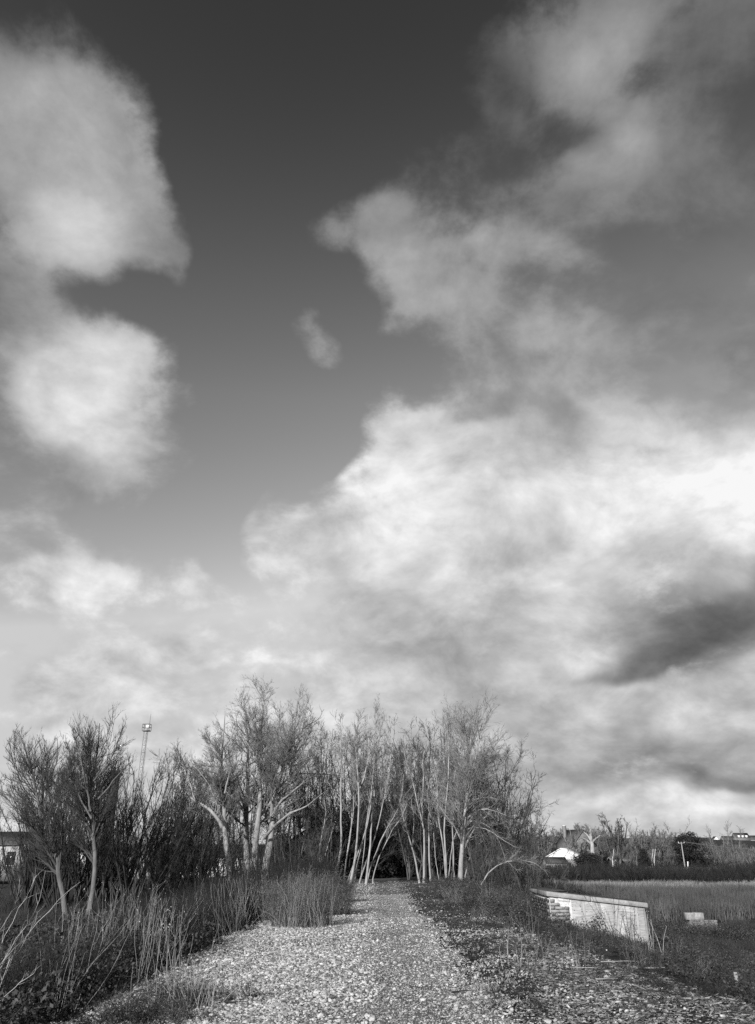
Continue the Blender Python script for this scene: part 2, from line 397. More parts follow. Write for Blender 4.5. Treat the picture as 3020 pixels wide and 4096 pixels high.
ys = np.unique(np.concatenate([np.linspace(-6, 50, 170), np.linspace(-60, 120, 70), np.linspace(120, 700, 90), np.linspace(-400, 4500, 50)]))
X, Y = np.meshgrid(xs, ys)
V = np.stack([X, Y, gz(X, Y)], -1).reshape(-1, 3)
nx, ny = len(xs), len(ys)
i, j = np.meshgrid(np.arange(nx - 1), np.arange(ny - 1))
b = j * nx + i
ground = ob('ground', np_mesh('ground', V, np.stack([b, b + 1, b + nx + 1, b + nx], -1).reshape(-1, 4), M['ground'], True), kind='structure')

# the ballast path: a sheet with a ragged edge lying on the ground
def edgeL(y): return np.interp(y, [0, 9, 16.6, 18, 22, 30, 36, 44, 60, 120], [-3.3, -3.25, -3.0, -3.0, -2.4, -1.6, -1.15, -1.3, -1.5, -1.5]) + .12 * np.sin(y * 2.1) + .1 * np.sin(y * 4.7 + 1)
def edgeR(y): return np.interp(y, [0, 9, 12, 16, 22, 30, 38, 44, 60, 120], [1.5, 1.5, 1.35, 1.3, 1.2, 1.2, 1.2, 1.3, 1.4, 1.4]) + .15 * np.sin(y * 1.7 + 2) + .1 * np.sin(y * 5.1)
yy = np.linspace(1, 62, 250); tt = np.linspace(0, 1, 40)
PX = edgeL(yy)[:, None] * (1 - tt) + edgeR(yy)[:, None] * tt
PY = np.repeat(yy[:, None], 40, 1)
V = np.stack([PX, PY, gz(PX, PY) + .018 + .006 * hn(PX, PY, 9, 3)], -1).reshape(-1, 3)
i, j = np.meshgrid(np.arange(39), np.arange(249)); b = j * 40 + i
path = ob('path', np_mesh('path', V, np.stack([b, b + 1, b + 41, b + 40], -1).reshape(-1, 4), M['path'], True), kind='structure')

# ------------------------------------------------------------------ scatter of uncountable stuff (geometry nodes)
GNG = {}
def gn_group(coll):
    g = bpy.data.node_groups.new('scatter_' + coll.name, 'GeometryNodeTree')
    g.interface.new_socket('Geometry', in_out='INPUT', socket_type='NodeSocketGeometry')
    g.interface.new_socket('Geometry', in_out='OUTPUT', socket_type='NodeSocketGeometry')
    N, L = g.nodes, g.links
    a = N.new('NodeGroupInput'); z = N.new('NodeGroupOutput')
    ip = N.new('GeometryNodeInstanceOnPoints'); ci = N.new('GeometryNodeCollectionInfo')
    ci.inputs['Collection'].default_value = coll; ci.inputs['Separate Children'].default_value = True; ci.inputs['Reset Children'].default_value = True
    ip.inputs['Pick Instance'].default_value = True
    def attr(nm, t):
        n = N.new('GeometryNodeInputNamedAttribute'); n.data_type = t; n.inputs['Name'].default_value = nm; return n.outputs['Attribute']
    e = N.new('FunctionNodeEulerToRotation')
    L.new(attr('rot', 'FLOAT_VECTOR'), e.inputs[0])
    L.new(a.outputs[0], ip.inputs['Points']); L.new(ci.outputs[0], ip.inputs['Instance'])
    L.new(e.outputs[0], ip.inputs['Rotation']); L.new(attr('scl', 'FLOAT_VECTOR'), ip.inputs['Scale'])
    L.new(attr('idx', 'INT'), ip.inputs['Instance Index'])
    L.new(ip.outputs[0], z.inputs[0])
    return g
def make_coll(name, meshes):
    c = bpy.data.collections.new(name)
    for k, me in enumerate(meshes):
        c.objects.link(bpy.data.objects.new('%s_piece_%02d' % (name, k), me))
    return c
def scatter(name, coll, P, R, Sc, seed=0, label=None, cat=None, parent=None):
    rng = np.random.default_rng(seed)
    n = len(P); me = bpy.data.meshes.new(name)
    me.vertices.add(n); me.vertices.foreach_set('co', np.asarray(P, np.float32).ravel())
    for nm, arr in (('rot', R), ('scl', Sc)):
        a = me.attributes.new(nm, 'FLOAT_VECTOR', 'POINT'); a.data.foreach_set('vector', np.asarray(arr, np.float32).ravel())
    a = me.attributes.new('idx', 'INT', 'POINT'); a.data.foreach_set('value', rng.integers(0, len(coll.objects), n).astype(np.int32))
    o = ob(name, me, parent, kind='stuff')
    if label: o['label'] = label
    if cat: o['category'] = cat
    if coll.name not in GNG: GNG[coll.name] = gn_group(coll)
    md = o.modifiers.new('scatter', 'NODES'); md.node_group = GNG[coll.name]
    return o
def upright(rng, n, tilt=.12):
    return np.stack([rng.normal(0, tilt, n), rng.normal(0, tilt, n), rng.uniform(0, TAU, n)], -1)

# ---- pieces
def stone_mesh(seed, m, flat=.6):
    import bmesh
    rng = np.random.default_rng(seed)
    bm = bmesh.new(); bmesh.ops.create_icosphere(bm, subdivisions=1, radius=.5)
    for v in bm.verts:
        q = rng.uniform(.72, 1.15); v.co *= q; v.co.z *= flat; v.co.x *= 1.25
        v.co.z = max(v.co.z, -.18)
    me = bpy.data.meshes.new('stone'); bm.to_mesh(me); bm.free(); me.materials.append(m); return me
def chip_mesh(seed, m):
    rng = np.random.default_rng(seed)
    V, F = box(-.5, .5, -.13, .13, -.04, .04)
    V = V + rng.uniform(-.05, .05, V.shape); V[:, 2] += np.where(V[:, 0] > 0, .08, 0) * rng.uniform(-1, 1)
    return np_mesh('chip', V, F, m)
def grow(rng, base, d0, L, r0, K, wander, up, tap=.9):
    n = len(base); P = np.zeros((n, K, 3)); P[:, 0] = base; d = norm(d0); st = (L / (K - 1))[:, None]
    for k in range(1, K):
        d = norm(d + rng.normal(0, wander, (n, 3)) + np.array([0, 0, up]))
        P[:, k] = P[:, k - 1] + d * st
    s = np.linspace(0, 1, K); R = r0[:, None] * (1 - tap * s)
    return P, R
def spawn(rng, P, R, count, t0, t1, ang, lr, K, wander, up, rr=.6, rmin=.003, labs=None, tpow=1.0, down=.45, cap=1.0, keep=False):
    N, K0, _ = P.shape
    plen = np.linalg.norm(np.diff(P, axis=1), axis=-1).sum(1)
    n = max(1, int(N * count))
    idx = rng.choice(N, n, p=(plen / plen.sum()))
    t = t0 + (t1 - t0) * rng.random(n) ** tpow
    f = t * (K0 - 1); i = np.minimum(f.astype(int), K0 - 2); fr = (f - i)[:, None]
    a, b = P[idx, i], P[idx, i + 1]; pos = a * (1 - fr) + b * fr; tan = norm(b - a)
    perp = norm(np.cross(tan, rng.normal(0, 1, (n, 3))))
    an = rng.uniform(ang[0], ang[1], n)[:, None]
    d = tan * np.cos(an) + perp * np.sin(an)
    L = (labs if labs is not None else plen[idx] * lr) * rng.uniform(.55, 1.25, n) * (1 - down * t)
    r = np.maximum((R[idx, i] * (1 - fr[:, 0]) + R[idx, i + 1] * fr[:, 0]) * rr, rmin)
    r = np.minimum(r, L * .03 * cap + .002)
    Q, W = grow(rng, pos, d, L, r, K, wander, up)
    if keep: return np.concatenate([P, Q]), np.concatenate([R, W])
    return Q, W
def blades(rng, n, rad_, h, wd, lean=.35, K=4, curl=.25, base_z=-.03):
    a = rng.uniform(0, TAU, n); rr = rad_ * np.sqrt(rng.random(n))
    base = np.stack([rr * np.cos(a), rr * np.sin(a), np.full(n, base_z)], -1)
    d = np.stack([rng.normal(0, lean, n), rng.normal(0, lean, n), np.ones(n)], -1)
    L = h * rng.uniform(.5, 1.1, n)
    P, _ = grow(rng, base, d, L, np.full(n, wd), K, curl * .5, -curl * .35)
    side = norm(np.cross(norm(P[:, -1] - P[:, 0]), rng.normal(0, 1, (n, 3))))
    w_ = wd * np.linspace(1, .15, K)[None, :, None]
    V = np.stack([P - side[:, None] * w_, P + side[:, None] * w_], 2).reshape(-1, 3)
    nn, k = np.meshgrid(np.arange(n), np.arange(K - 1), indexing='ij'); b = (nn * K + k) * 2
    return V, np.stack([b, b + 1, b + 3, b + 2], -1).reshape(-1, 4)
def leaves(rng, C, size, up=.6):
    n = len(C); nrm = norm(rng.normal(0, 1, (n, 3)) + np.array([0, 0, up])); a = norm(np.cross(nrm, rng.normal(0, 1, (n, 3)))); b = np.cross(nrm, a)
    s = (size * rng.uniform(.5, 1.2, n))[:, None]
    V = np.stack([C - a * s, C - b * s * .55 + nrm * s * .15, C + a * s, C + b * s * .55 + nrm * s * .15], 1).reshape(-1, 3)
    k = np.arange(n)[:, None] * 4
    return V, k + np.array([0, 1, 2, 3])
def scrub_mesh(seed, m, h=1.2, n=46, rr=.35, lean=.28, sub=7, rt=.006, subL=.34):
    rng = np.random.default_rng(seed)
    a = rng.uniform(0, TAU, n); q = rr * np.sqrt(rng.random(n))
    base = np.stack([q * np.cos(a), q * np.sin(a), np.full(n, -.05)], -1)
    d = np.stack([q * np.cos(a) * lean * 3 + rng.normal(0, lean * .5, n), q * np.sin(a) * lean * 3 + rng.normal(0, lean * .5, n), np.ones(n)], -1)
    P, R = grow(rng, base, d, h * rng.uniform(.6, 1.1, n), np.full(n, rt), 5, .10, .02, .7)
    P2, R2 = spawn(rng, P, R, sub, .25, 1, (.25, .7), subL, 3, .15, .12, rr=.7, rmin=rt * .45)
    return np_mesh('scrub', *merge([tubes(P, R), tubes(P2, R2)]), m)
def bramble_mesh(seed, m):
    rng = np.random.default_rng(seed); n = 9
    a = rng.uniform(0, TAU, n)
    base = np.stack([.15 * np.cos(a), .15 * np.sin(a), np.full(n, -.03)], -1)
    d = np.stack([np.cos(a) * .7, np.sin(a) * .7, np.ones(n)], -1)
    P, R = grow(rng, base, d, rng.uniform(.3, .75, n), np.full(n, .005), 6, .15, -.22, .6)
    C = np.repeat(P[:, 1:], 7, axis=1).reshape(-1, 3) + rng.normal(0, .06, (n * 35, 3))
    me = np_mesh('bramble', *merge([tubes(P, R), leaves(rng, C, .028)]), m)
    return me

C_stone = make_coll('ballast', [stone_mesh(k, M['stone'], .5 + .04 * k) for k in range(7)])
C_fine = make_coll('fine_gravel', [stone_mesh(20 + k, M['fine'], .5) for k in range(4)])
C_chip = make_coll('chips', [chip_mesh(k, M['chip']) for k in range(6)])
rng = np.random.default_rng(5)
M['lg'] = mat('bank_grass', .02, .075, 1.5, rough=.8, inst=.7)
C_grass = make_coll('grass_tufts', [np_mesh('tuft', *blades(rng, 60, .10, .22, .0035, .5), M['grass']) for _ in range(5)])
C_long = make_coll('long_grass', [np_mesh('tuft', *blades(rng, 70, .22, .75, .005, .3, K=5), M['lg']) for _ in range(5)])
C_straw = make_coll('dead_stems', [np_mesh('stems', *(lambda pr: tubes(pr[0], pr[1]))(grow(rng, np.stack([rng.normal(0, .16, 14), rng.normal(0, .16, 14), np.full(14, -.03)], -1), np.stack([rng.normal(0, .16, 14), rng.normal(0, .16, 14), np.ones(14)], -1), rng.uniform(.5, 1.15, 14), np.full(14, .0026), 7, .11, -.05, .5)), M['straw']) for _ in range(5)])
C_scrub = make_coll('scrub', [scrub_mesh(40 + k, M['scrub']) for k in range(5)])
C_leaf = make_coll('brambles', [bramble_mesh(60 + k, M['leaf']) for k in range(5)])
C_reed = make_coll('reeds', [np_mesh('reed', *blades(rng, 150, 1.1, 1.3, .022, .14, K=3, curl=.12), M['reed']) for _ in range(4)])
C_pale = make_coll('pale_tussocks', [np_mesh('reed', *blades(rng, 150, 1.1, 1.3, .03, .2, K=3, curl=.12), M['pale_grass']) for _ in range(4)])
C_bush = make_coll('far_bushes', [scrub_mesh(80 + k, M['hedge'], h=2.4, n=60, rr=1.1, lean=.25, sub=12, rt=.025, subL=.3) for k in range(4)])

def inpath(x, y): return (x > edgeL(y)) & (x < edgeR(y))

# ---- ballast: 300 nearest stones as single objects, the rest as one mass
rng = np.random.default_rng(11)
def ballast_points(n, y0, y1, pw):
    y = y0 + (y1 - y0) * rng.random(n) ** pw; x = rng.uniform(-4.0, 4.4, n)
    lane = np.exp(-((x - .35 - .006 * (y - 9) * 0) / .75) ** 2)
    left = np.clip((.4 - x) / 2, 0, 1)
    e = np.minimum(x - edgeL(y), edgeR(y) - x)
    prob = np.clip(.5 + e / .5, 0.0, 1) * (1 - .72 * lane) * (.55 + .45 * left) * np.clip(.78 + .4 * hn(x, y, .8, 2) + .25 * hn(x, y, 2.6, 5), .25, 1)
    prob = np.where((x > edgeR(y)) , .34 * np.clip(1 - (x - edgeR(y)) / 2.6, 0, 1) * (.3 + .9 * (hn(x, y, 1.9, 6) > -.1)), prob)
    k = rng.random(n) < prob
    return x[k], y[k]
xa, ya = ballast_points(150000, 7.5, 22, 1.15)
xb, yb = ballast_points(50000, 20, 47, 1.3)
x = np.concatenate([xa, xb]); y = np.concatenate([ya, yb]); n = len(x)
s = rng.lognormal(math.log(.025), .42, n) * np.where(x < 0, 1.12, .92); s = np.clip(s, .012, .085)
P = np.stack([x, y, gz(x, y) + .022 + s * .05], -1)
Rt = np.stack([rng.normal(0, .25, n), rng.normal(0, .25, n), rng.uniform(0, TAU, n)], -1)
Sc = np.stack([s, s * rng.uniform(.7, 1.1, n), s * rng.uniform(.7, 1.2, n)], -1)
ray_y = np.arctan2(CAM_Z, y)
inview = (ray_y < rad(9.9)) & (np.abs(x / (y * .9 + 1.5)) < .43)
big = s / y * inview
order = np.argsort(-big); top = order[:300]; rest = order[300:]
scatter('gravel', C_stone, P[rest], Rt[rest], Sc[rest], 1, parent=path)
for q, k in enumerate(top):
    o = ob('stone', C_stone.objects[q % 7].data, path); o.location = P[k]; o.rotation_euler = Rt[k]; o.scale = Sc[k]
n = 90000
y = 7.5 + 26 * rng.random(n) ** 1.5; x = rng.uniform(-3.3, 2.8, n); k = inpath(x, y); x, y = x[k], y[k]; n = len(x)
s = rng.uniform(.010, .026, n)
scatter('grit', C_fine, np.stack([x, y, gz(x, y) + .020], -1), upright(rng, n, .3), np.repeat(s[:, None], 3, 1), 2, parent=path)

# ---- wood chips on the dark soil, right foreground
n = 48000
y = 7.6 + 12 * rng.random(n) ** 1.4; x = rng.uniform(1.2, 5.2, n)
pr = np.clip((x - np.interp(y, [8, 12, 16, 20], [1.2, 1.4, 1.9, 2.6])) / .9, 0, 1) * np.clip((np.interp(y, [9, 10.3, 13.4, 16.6, 20], [5.1, 4.7, 3.9, 3.5, 3.2]) - x) / .5, 0, 1) * (.45 + .55 * (hn(x, y, 2.1, 4) > -.15))
k = rng.random(n) < pr; x, y = x[k], y[k]; n = len(x)
s = np.clip(rng.lognormal(math.log(.036), .5, n), .014, .15)
P = np.stack([x, y, gz(x, y) + .012 + rng.uniform(0, .02, n)], -1)
Rt = np.stack([rng.normal(0, .18, n), rng.normal(0, .18, n), rng.normal(0, .9, n)], -1)
Sc = np.stack([s, s * rng.uniform(.5, 1.3, n), s * rng.uniform(.6, 1.4, n)], -1)
order = np.argsort(-(s / y)); top = order[:220]; rest = order[220:]
scatter('wood_chips', C_chip, P[rest], Rt[rest], Sc[rest], 3, label='mass of pale and dark wood chips spread over the soil right of the path', cat='wood chips')
for q, k in enumerate(top):
    o = ob('wood_chip', C_chip.objects[q % 6].data, ground); o.location = P[k]; o.rotation_euler = Rt[k]; o.scale = Sc[k]

# ---- low grass and weeds
def mask_pts(n, x0, x1, y0, y1, fn, pw=1.0):
    y = y0 + (y1 - y0) * rng.random(n) ** pw; x = rng.uniform(x0, x1, n); k = rng.random(n) < fn(x, y)
    return x[k], y[k]
def put(name, coll, x, y, smin, smax, label, cat, tilt=.12, zs=1.0, dz=0.0, seed=0):
    n = len(x); s = rng.uniform(smin, smax, n)
    s = s * np.where((x > 3.4) & (x < 7.6) & (y > 13) & (y < 20.7), .5, 1) * np.where((np.abs(x / y - .412) < .034) & (y > 12.0) & (y < 17.1), .18, 1)      # weeds kept short before the boarded wall
    return scatter(name, coll, np.stack([x, y, gz(x, y) + dz], -1), upright(rng, n, tilt), np.stack([s, s, s * zs], -1), seed, label, cat)
# moss and short grass over the right half of the path top
x, y = mask_pts(19000, .9, 5.5, 9, 48, lambda x, y: np.clip((x - np.interp(y, [9, 16, 24, 40], [2.0, 1.3, 1.1, 1.1])) / .8, 0, 1) * (hn(x, y, 1.6, 7) > -.1) * .9)
put('short_grass', C_grass, x, y, .3, .75, 'short dull grass growing through the right side of the path', 'grass', .25, .6, seed=4)
x, y = mask_pts(2500, -3.4, 0, 8, 40, lambda x, y: (hn(x, y, 1.1, 9) > .72) * .55 + np.exp(-((x - edgeL(y)) / .3) ** 2) * .6)
put('grass_on_gravel', C_grass, x, y, .3, .8, 'small dark tufts scattered on the left gravel', 'grass', .3, .7, seed=5)
x, y = mask_pts(1500, 1.1, 4.6, 9, 36, lambda x, y: .9 * (hn(x, y, 1.3, 12) > .1) * np.clip((x - .9) / .8, 0, 1))
put('debris', C_scrub, x, y, .12, .30, 'dark twiggy debris lying over the soil right of the path', 'debris', .7, .45, seed=24)
x, y = mask_pts(260, -3.2, .8, 9, 34, lambda x, y: .7 * (hn(x, y, 1.7, 15) > .45))
put('gravel_debris', C_scrub, x, y, .08, .18, 'scraps of dark twig lying on the pale gravel', 'debris', .8, .4, seed=25)
# right bank weeds
x, y = mask_pts(9000, 2.6, 16, 9.5, 46, lambda x, y: np.clip((x - np.interp(y, [10, 12, 13.4, 16, 22, 46], [4.9, 4.3, 3.7, 3.2, 2.9, 2.4])) / .9, 0, 1) * .8, 1.2)
put('bank_brambles', C_leaf, x, y, .5, 1.15, 'leafy brambles and weeds covering the right bank around the bridge wall', 'weeds', .2, .8, seed=6)
x, y = mask_pts(8000, 2.8, 30, 9, 60, lambda x, y: np.clip((x - np.interp(y, [9, 11, 13.4, 16, 22, 46], [5.3, 4.9, 4.3, 3.9, 3.6, 2.9])) / 1.2, 0, 1) * .85, 1.1)
put('bank_grass', C_long, x, y, .5, 1.0, 'rough dark grass falling away down the right bank', 'grass', .2, .8, seed=7)
# left bank hedge of broom-like scrub
def tall_left(x, y):
    e = np.interp(y, [5, 10, 16, 22, 30, 40, 50], [-3.5, -3.45, -3.35, -3.5, -2.9, -2.4, -2.0])
    return np.clip((e - x) / .35, 0, 1)
x, y = mask_pts(2600, -9, -2, 8.5, 46, lambda x, y: tall_left(x, y) * np.clip((x + 9.5) / 3, 0, 1), 1.0)
n = len(x); s = rng.uniform(.6, 1.05, n) * np.interp(y, [8, 12, 16, 30], [.66, .74, .95, 1.15]) * np.interp(-x - np.interp(y, [8, 30, 46], [3.5, 3.0, 2.1]), [0, 1.0, 2.2, 4], [1, .95, .6, .45]) * (.85 + .3 * hn(x, y, 1.2, 3))
scatter('hedge_scrub', C_scrub, np.stack([x, y, gz(x, y)], -1), upright(rng, n, .16), np.stack([s, s, s * 1.05], -1), 8, 'dense dark broom-like scrub lining the left edge of the path', 'scrub')
x, y = mask_pts(6500, -24, -3, 8, 60, lambda x, y: tall_left(x, y) * .7, .9)
put('left_grass', C_long, x, y, .4, .85, 'long rough grass on the left bank under the willows', 'grass', .2, seed=9)
x, y = mask_pts(4000, -8, -3, 7.5, 22, lambda x, y: tall_left(x, y) * .8, 1.2)
put('left_brambles', C_leaf, x, y, .6, 1.2, 'dark brambles at the foot of the left scrub', 'brambles', .3, seed=10)
x, y = mask_pts(240, -6.8, -2.4, 8.5, 40, lambda x, y: np.clip(np.exp(-((x - edgeL(y) + .7) / .7) ** 2), 0, 1), 1.0)
put('dead_stems', C_straw, x, y, .6, 1.15, 'thin pale dead stems standing in the left scrub', 'dead stems', .14, seed=12)
x, y = mask_pts(120, 2.2, 7.5, 12, 30, lambda x, y: .5 + 0 * x, 1.0)
put('right_stems', C_straw, x, y, .3, .8, 'thin pale dead stems standing among the right bank weeds', 'dead stems', .3, seed=13)

# ---- field on the right: reed beds, rough grass and scrub bands
def reed_fn(x, y):
    edge = 56 + 3 * np.sin(x * .15)
    mown = (x > 22) & (y < 62 + (x - 22) * .1)
    return np.where((y > edge) & (y < 90) & ~mown, .95, 0) * np.clip((x - 3) / 5, 0, 1) * np.where(hn(x, y, .12, 3) > -.75, 1, .35)
x, y = mask_pts(3600, 4, 62, 52, 112, reed_fn)
put('reed_bed', C_reed, x, y, .8, 1.25, 'wide dull reed bed in the low field beyond the bridge wall', 'reeds', .05, seed=14)
x, y = mask_pts(3000, 0, 110, 118, 205, lambda x, y: .9 + 0 * x)
put('field_grass', C_pale, x, y, .9, 1.5, 'pale rough grass on the far field', 'grass', .05, .55, seed=15)
x, y = mask_pts(1500, 6, 62, 88, 103, lambda x, y: .9 + 0 * x)
put('pale_reeds', C_pale, x, y, .7, 1.15, 'paler strip along the top of the reed bed', 'reeds', .05, .95, seed=18)
x, y = mask_pts(4000, 20, 34, 44, 62, lambda x, y: np.where(y < 60 + (x - 22) * .1, .9, 0) * np.clip((x - 20) / 2, 0, 1))
put('mown_grass', C_grass, x, y, 1.0, 1.8, 'short smooth grass at the right edge beyond the bank', 'grass', .1, .5, seed=19)
x, y = mask_pts(700, 6, 62, 57, 112, lambda x, y: .9 * (hn(x, y, .16, 21) > .45))
put('reed_bed_scrub', C_bush, x, y, .3, .62, 'dark scrubby patches in the reed bed', 'scrub', .1, .9, seed=26)
x, y = mask_pts(600, 15, 21, 45, 49.85, lambda x, y: .9 + 0 * x)
put('block_weeds', C_leaf, x, y, .8, 1.6, 'weeds hiding the foot of the small concrete block', 'weeds', .2, .9, seed=20)
x, y = mask_pts(800, 14, 80, 104, 124, lambda x, y: .9 * (hn(x, y, .2, 2) > -.6))
put('field_scrub', C_bush, x, y, .8, 1.5, 'dark lumpy band of scrub across the middle of the field', 'scrub', .1, .85, seed=16)
x, y = mask_pts(420, -6, 22, 60, 130, lambda x, y: np.clip((x - 1) / 8, 0, 1) * .5)
put('near_scrub', C_bush, x, y, .5, .9, 'dark scrub on the near slope of the field', 'scrub', .1, .8, seed=17)

# ------------------------------------------------------------------ trees
def resample(pts, K):
    pts = np.asarray(pts, float); seg = np.linalg.norm(np.diff(pts, axis=0), axis=1); s = np.concatenate([[0], np.cumsum(seg)])
    t = np.linspace(0, s[-1], K); q = np.stack([np.interp(t, s, pts[:, k]) for k in range(3)], -1)
    for _ in range(1):
        q[1:-1] = q[1:-1] * .5 + (q[:-2] + q[2:]) * .25
    return q
def line(px, Y, rng, depth=.6, ground_first=True, K=14, r=(.12, .02), zz=None):
    """stem drawn as (px, py) points of the view, standing at distance Y, wandering in depth"""
    n = len(px); dy = np.concatenate([[0], np.cumsum(rng.normal(0, depth, n - 1))]) if zz is None else np.array(zz, float)
    P = np.array([at(a, b, Y + d) for (a, b), d in zip(px, dy)])
    if ground_first:
        g = g1(P[0, 0], P[0, 1]) - .15
        if g < P[0, 2] - .02: P = np.concatenate([[(P[0, 0], P[0, 1], g)], P])
        else: P[0, 2] = g
    P = resample(P, K)
    P[1:-1] += rng.normal(0, .012, P[1:-1].shape)
    s = np.linspace(0, 1, K)
    R = r[0] * (1 - s) ** 1.0 + r[1] * s
    if ground_first: R[0] *= 1.35; R[1] *= 1.08
    return P, R
def z2(l): return [(383 + a * .2649, 1449.7 + (b if b > 900 else 900 - (900 - b) * .9) * .2649) for a, b in l]
def z3(l): return [(765.9 + a * .2649, 1504.4 + b * .2649) for a, b in l]
def z1(l): return [(a * .3311, 1477 + b * .3311) for a, b in l]

def tree(name, label, cat, mains, forks, crown, tm, cm, group=None, seed=0, sides=8, env=None):
    """mains/forks: list of (P, R) in world space; crown: list of spawn levels"""
    rng = np.random.default_rng(seed)
    b = mains[0][0][0].copy(); b[2] = g1(b[0], b[1])
    t = thing(name, label, cat, tuple(b), group)
    for nm, lst in (('trunk', mains), ('limb', forks)):
        for P, R in lst:
            ob(nm, np_mesh(nm, *tubes(P[None] - b, R[None], sides), tm, True), t)
    allP = np.stack([p for p, r in mains + forks]); allR = np.stack([r for p, r in mains + forks])
    P, R = allP - b, allR; parts = []
    src = (P, R)
    for kw in crown:
        kw = dict(kw); sd_ = kw.pop('sides', 3)
        n0 = len(P); P, R = spawn(rng, P, R, **kw)
        if env is not None:     # keep the crown inside its rounded outline, a few twigs astray
            c_, rx_, rz_ = env; q = (P[:, -1] + b - c_) / np.array([rx_, rx_, rz_]); d_ = np.linalg.norm(q, axis=1)
            lim = 1 + .10 * np.sin(np.arctan2(q[:, 0], q[:, 2]) * 7 + seed) + rng.normal(0, .04, len(P))
            ok = (d_ < lim) | (rng.random(len(P)) < .015)
            if kw.get('keep'): ok[:n0] = True
            P, R = P[ok], R[ok]
        k0 = n0 if kw.get('keep') else 0; parts.append(tubes(P[k0:], R[k0:], sd_))
    me = np_mesh('crown', *merge(parts), cm)
    ob('crown', me, t, kind='stuff')
    return t

rg = np.random.default_rng(3)
# --- the big multi-stemmed tree left of the path
Y4 = 46
m4 = [line(z2(l), Y4 + dy, rg, .5, r=(r0 * .72, .02)) for l, dy, r0 in (
    ([(600, 1840), (590, 1500), (583, 1250), (600, 1050), (606, 850), (600, 650), (588, 450), (575, 270)], 1.0, .30),
    ([(650, 1830), (665, 1500), (690, 1300), (710, 1100), (690, 950), (690, 800), (700, 600), (720, 400), (745, 200)], 0, .30),
    ([(690, 1830), (730, 1600), (800, 1430), (790, 1250), (800, 1080), (895, 900), (900, 780), (940, 680), (980, 560), (1000, 400), (1015, 230)], .4, .24),
    ([(735, 1800), (770, 1600), (805, 1400), (800, 1300), (860, 1130), (955, 1000), (960, 850), (1000, 620), (1090, 540), (1160, 400)], -.5, .26))]
f4 = [line(z2(l), Y4 + dy, rg, .45, False, r=(r0 * .72, .015)) for l, dy, r0 in (
    ([(700, 1270), (800, 1150), (880, 1000), (960, 930), (1100, 910), (1250, 930), (1330, 920)], 0, .13),
    ([(740, 1450), (830, 1340), (950, 1240), (1090, 1190), (1150, 1130), (1220, 1080)], -.8, .13),
    ([(800, 1280), (850, 1170), (950, 1080), (1080, 980), (1100, 950), (1180, 930)], -.3, .12),
    ([(700, 620), (650, 500), (620, 380), (600, 200)], 0, .06), ([(900, 780), (880, 600), (860, 450), (870, 250)], .4, .06),
    ([(1000, 600), (1080, 480), (1180, 430), (1230, 330)], .2, .05), ([(690, 820), (600, 640), (520, 520), (500, 380)], 0, .06),
    ([(960, 860), (1060, 800), (1180, 720), (1230, 640)], -.4, .06), ([(585, 1240), (520, 1050), (470, 900), (440, 720)], .6, .09))]
crown4 = [dict(count=3.4, t0=.36, t1=.95, ang=(.45, 1.0), lr=.34, K=14, wander=.10, up=.05, rr=.42, rmin=.016, down=.35, keep=True, sides=5),
          dict(count=8, t0=.30, t1=1, ang=(.45, 1.15), lr=.26, K=6, wander=.14, up=.07, rr=.5, rmin=.012, down=.25),
          dict(count=6.5, t0=.15, t1=1, ang=(.4, 1.0), lr=.55, K=5, wander=.16, up=.08, rr=.6, rmin=.009),
          dict(count=5, t0=.12, t1=1, ang=(.35, .85), lr=.55, K=4, wander=.16, up=.10, rr=.7, rmin=.007),
          dict(count=1.3, t0=.2, t1=1, ang=(.3, .8), lr=.6, K=3, wander=.14, up=.12, rr=.7, rmin=.006, cap=1.3)]
tree('ash_tree', 'big bare grey tree with several thick stems, tallest of all, left of the path', 'tree', m4, f4, crown4, M['ash'], M['twig'], seed=4, env=(at(583, 1648, 46), 3.95, 4.7))
# --- tree to its left with a long limb reaching left
Y3 = 44
m3 = [line(z2([(465, 1760), (430, 1550), (400, 1380), (405, 1250), (410, 1100), (380, 980), (380, 820), (395, 650), (400, 450), (412, 380)]), Y3, rg, .3, r=(.19, .02))]
f3 = [line(z2(l), Y3 + dy, rg, .3, False, r=(r0 * .72, .015)) for l, dy, r0 in (
    ([(390, 1360), (320, 1240), (240, 1180), (170, 1150), (100, 1090), (0, 1050), (-70, 1080)], 0, .15),
    ([(400, 1300), (350, 1180), (280, 1000), (200, 900), (130, 820)], .2, .06), ([(410, 1080), (450, 900), (490, 830), (480, 700)], 0, .07),
    ([(385, 820), (350, 720), (260, 640), (215, 540)], 0, .06), ([(390, 700), (460, 600), (500, 480), (520, 330)], 0, .05),
    ([(170, 1150), (110, 950), (60, 800), (0, 660)], 0, .07), ([(60, 1070), (-40, 900), (-120, 780), (-200, 700)], 0, .06))]
crown3 = crown4
tree('ash_tree', 'bare grey tree leaning left with one long pale limb reaching low to the left', 'tree', m3, f3, crown3, M['ash'], M['twig'], seed=5, env=(at(425, 1690, 44), 3.15, 3.5))

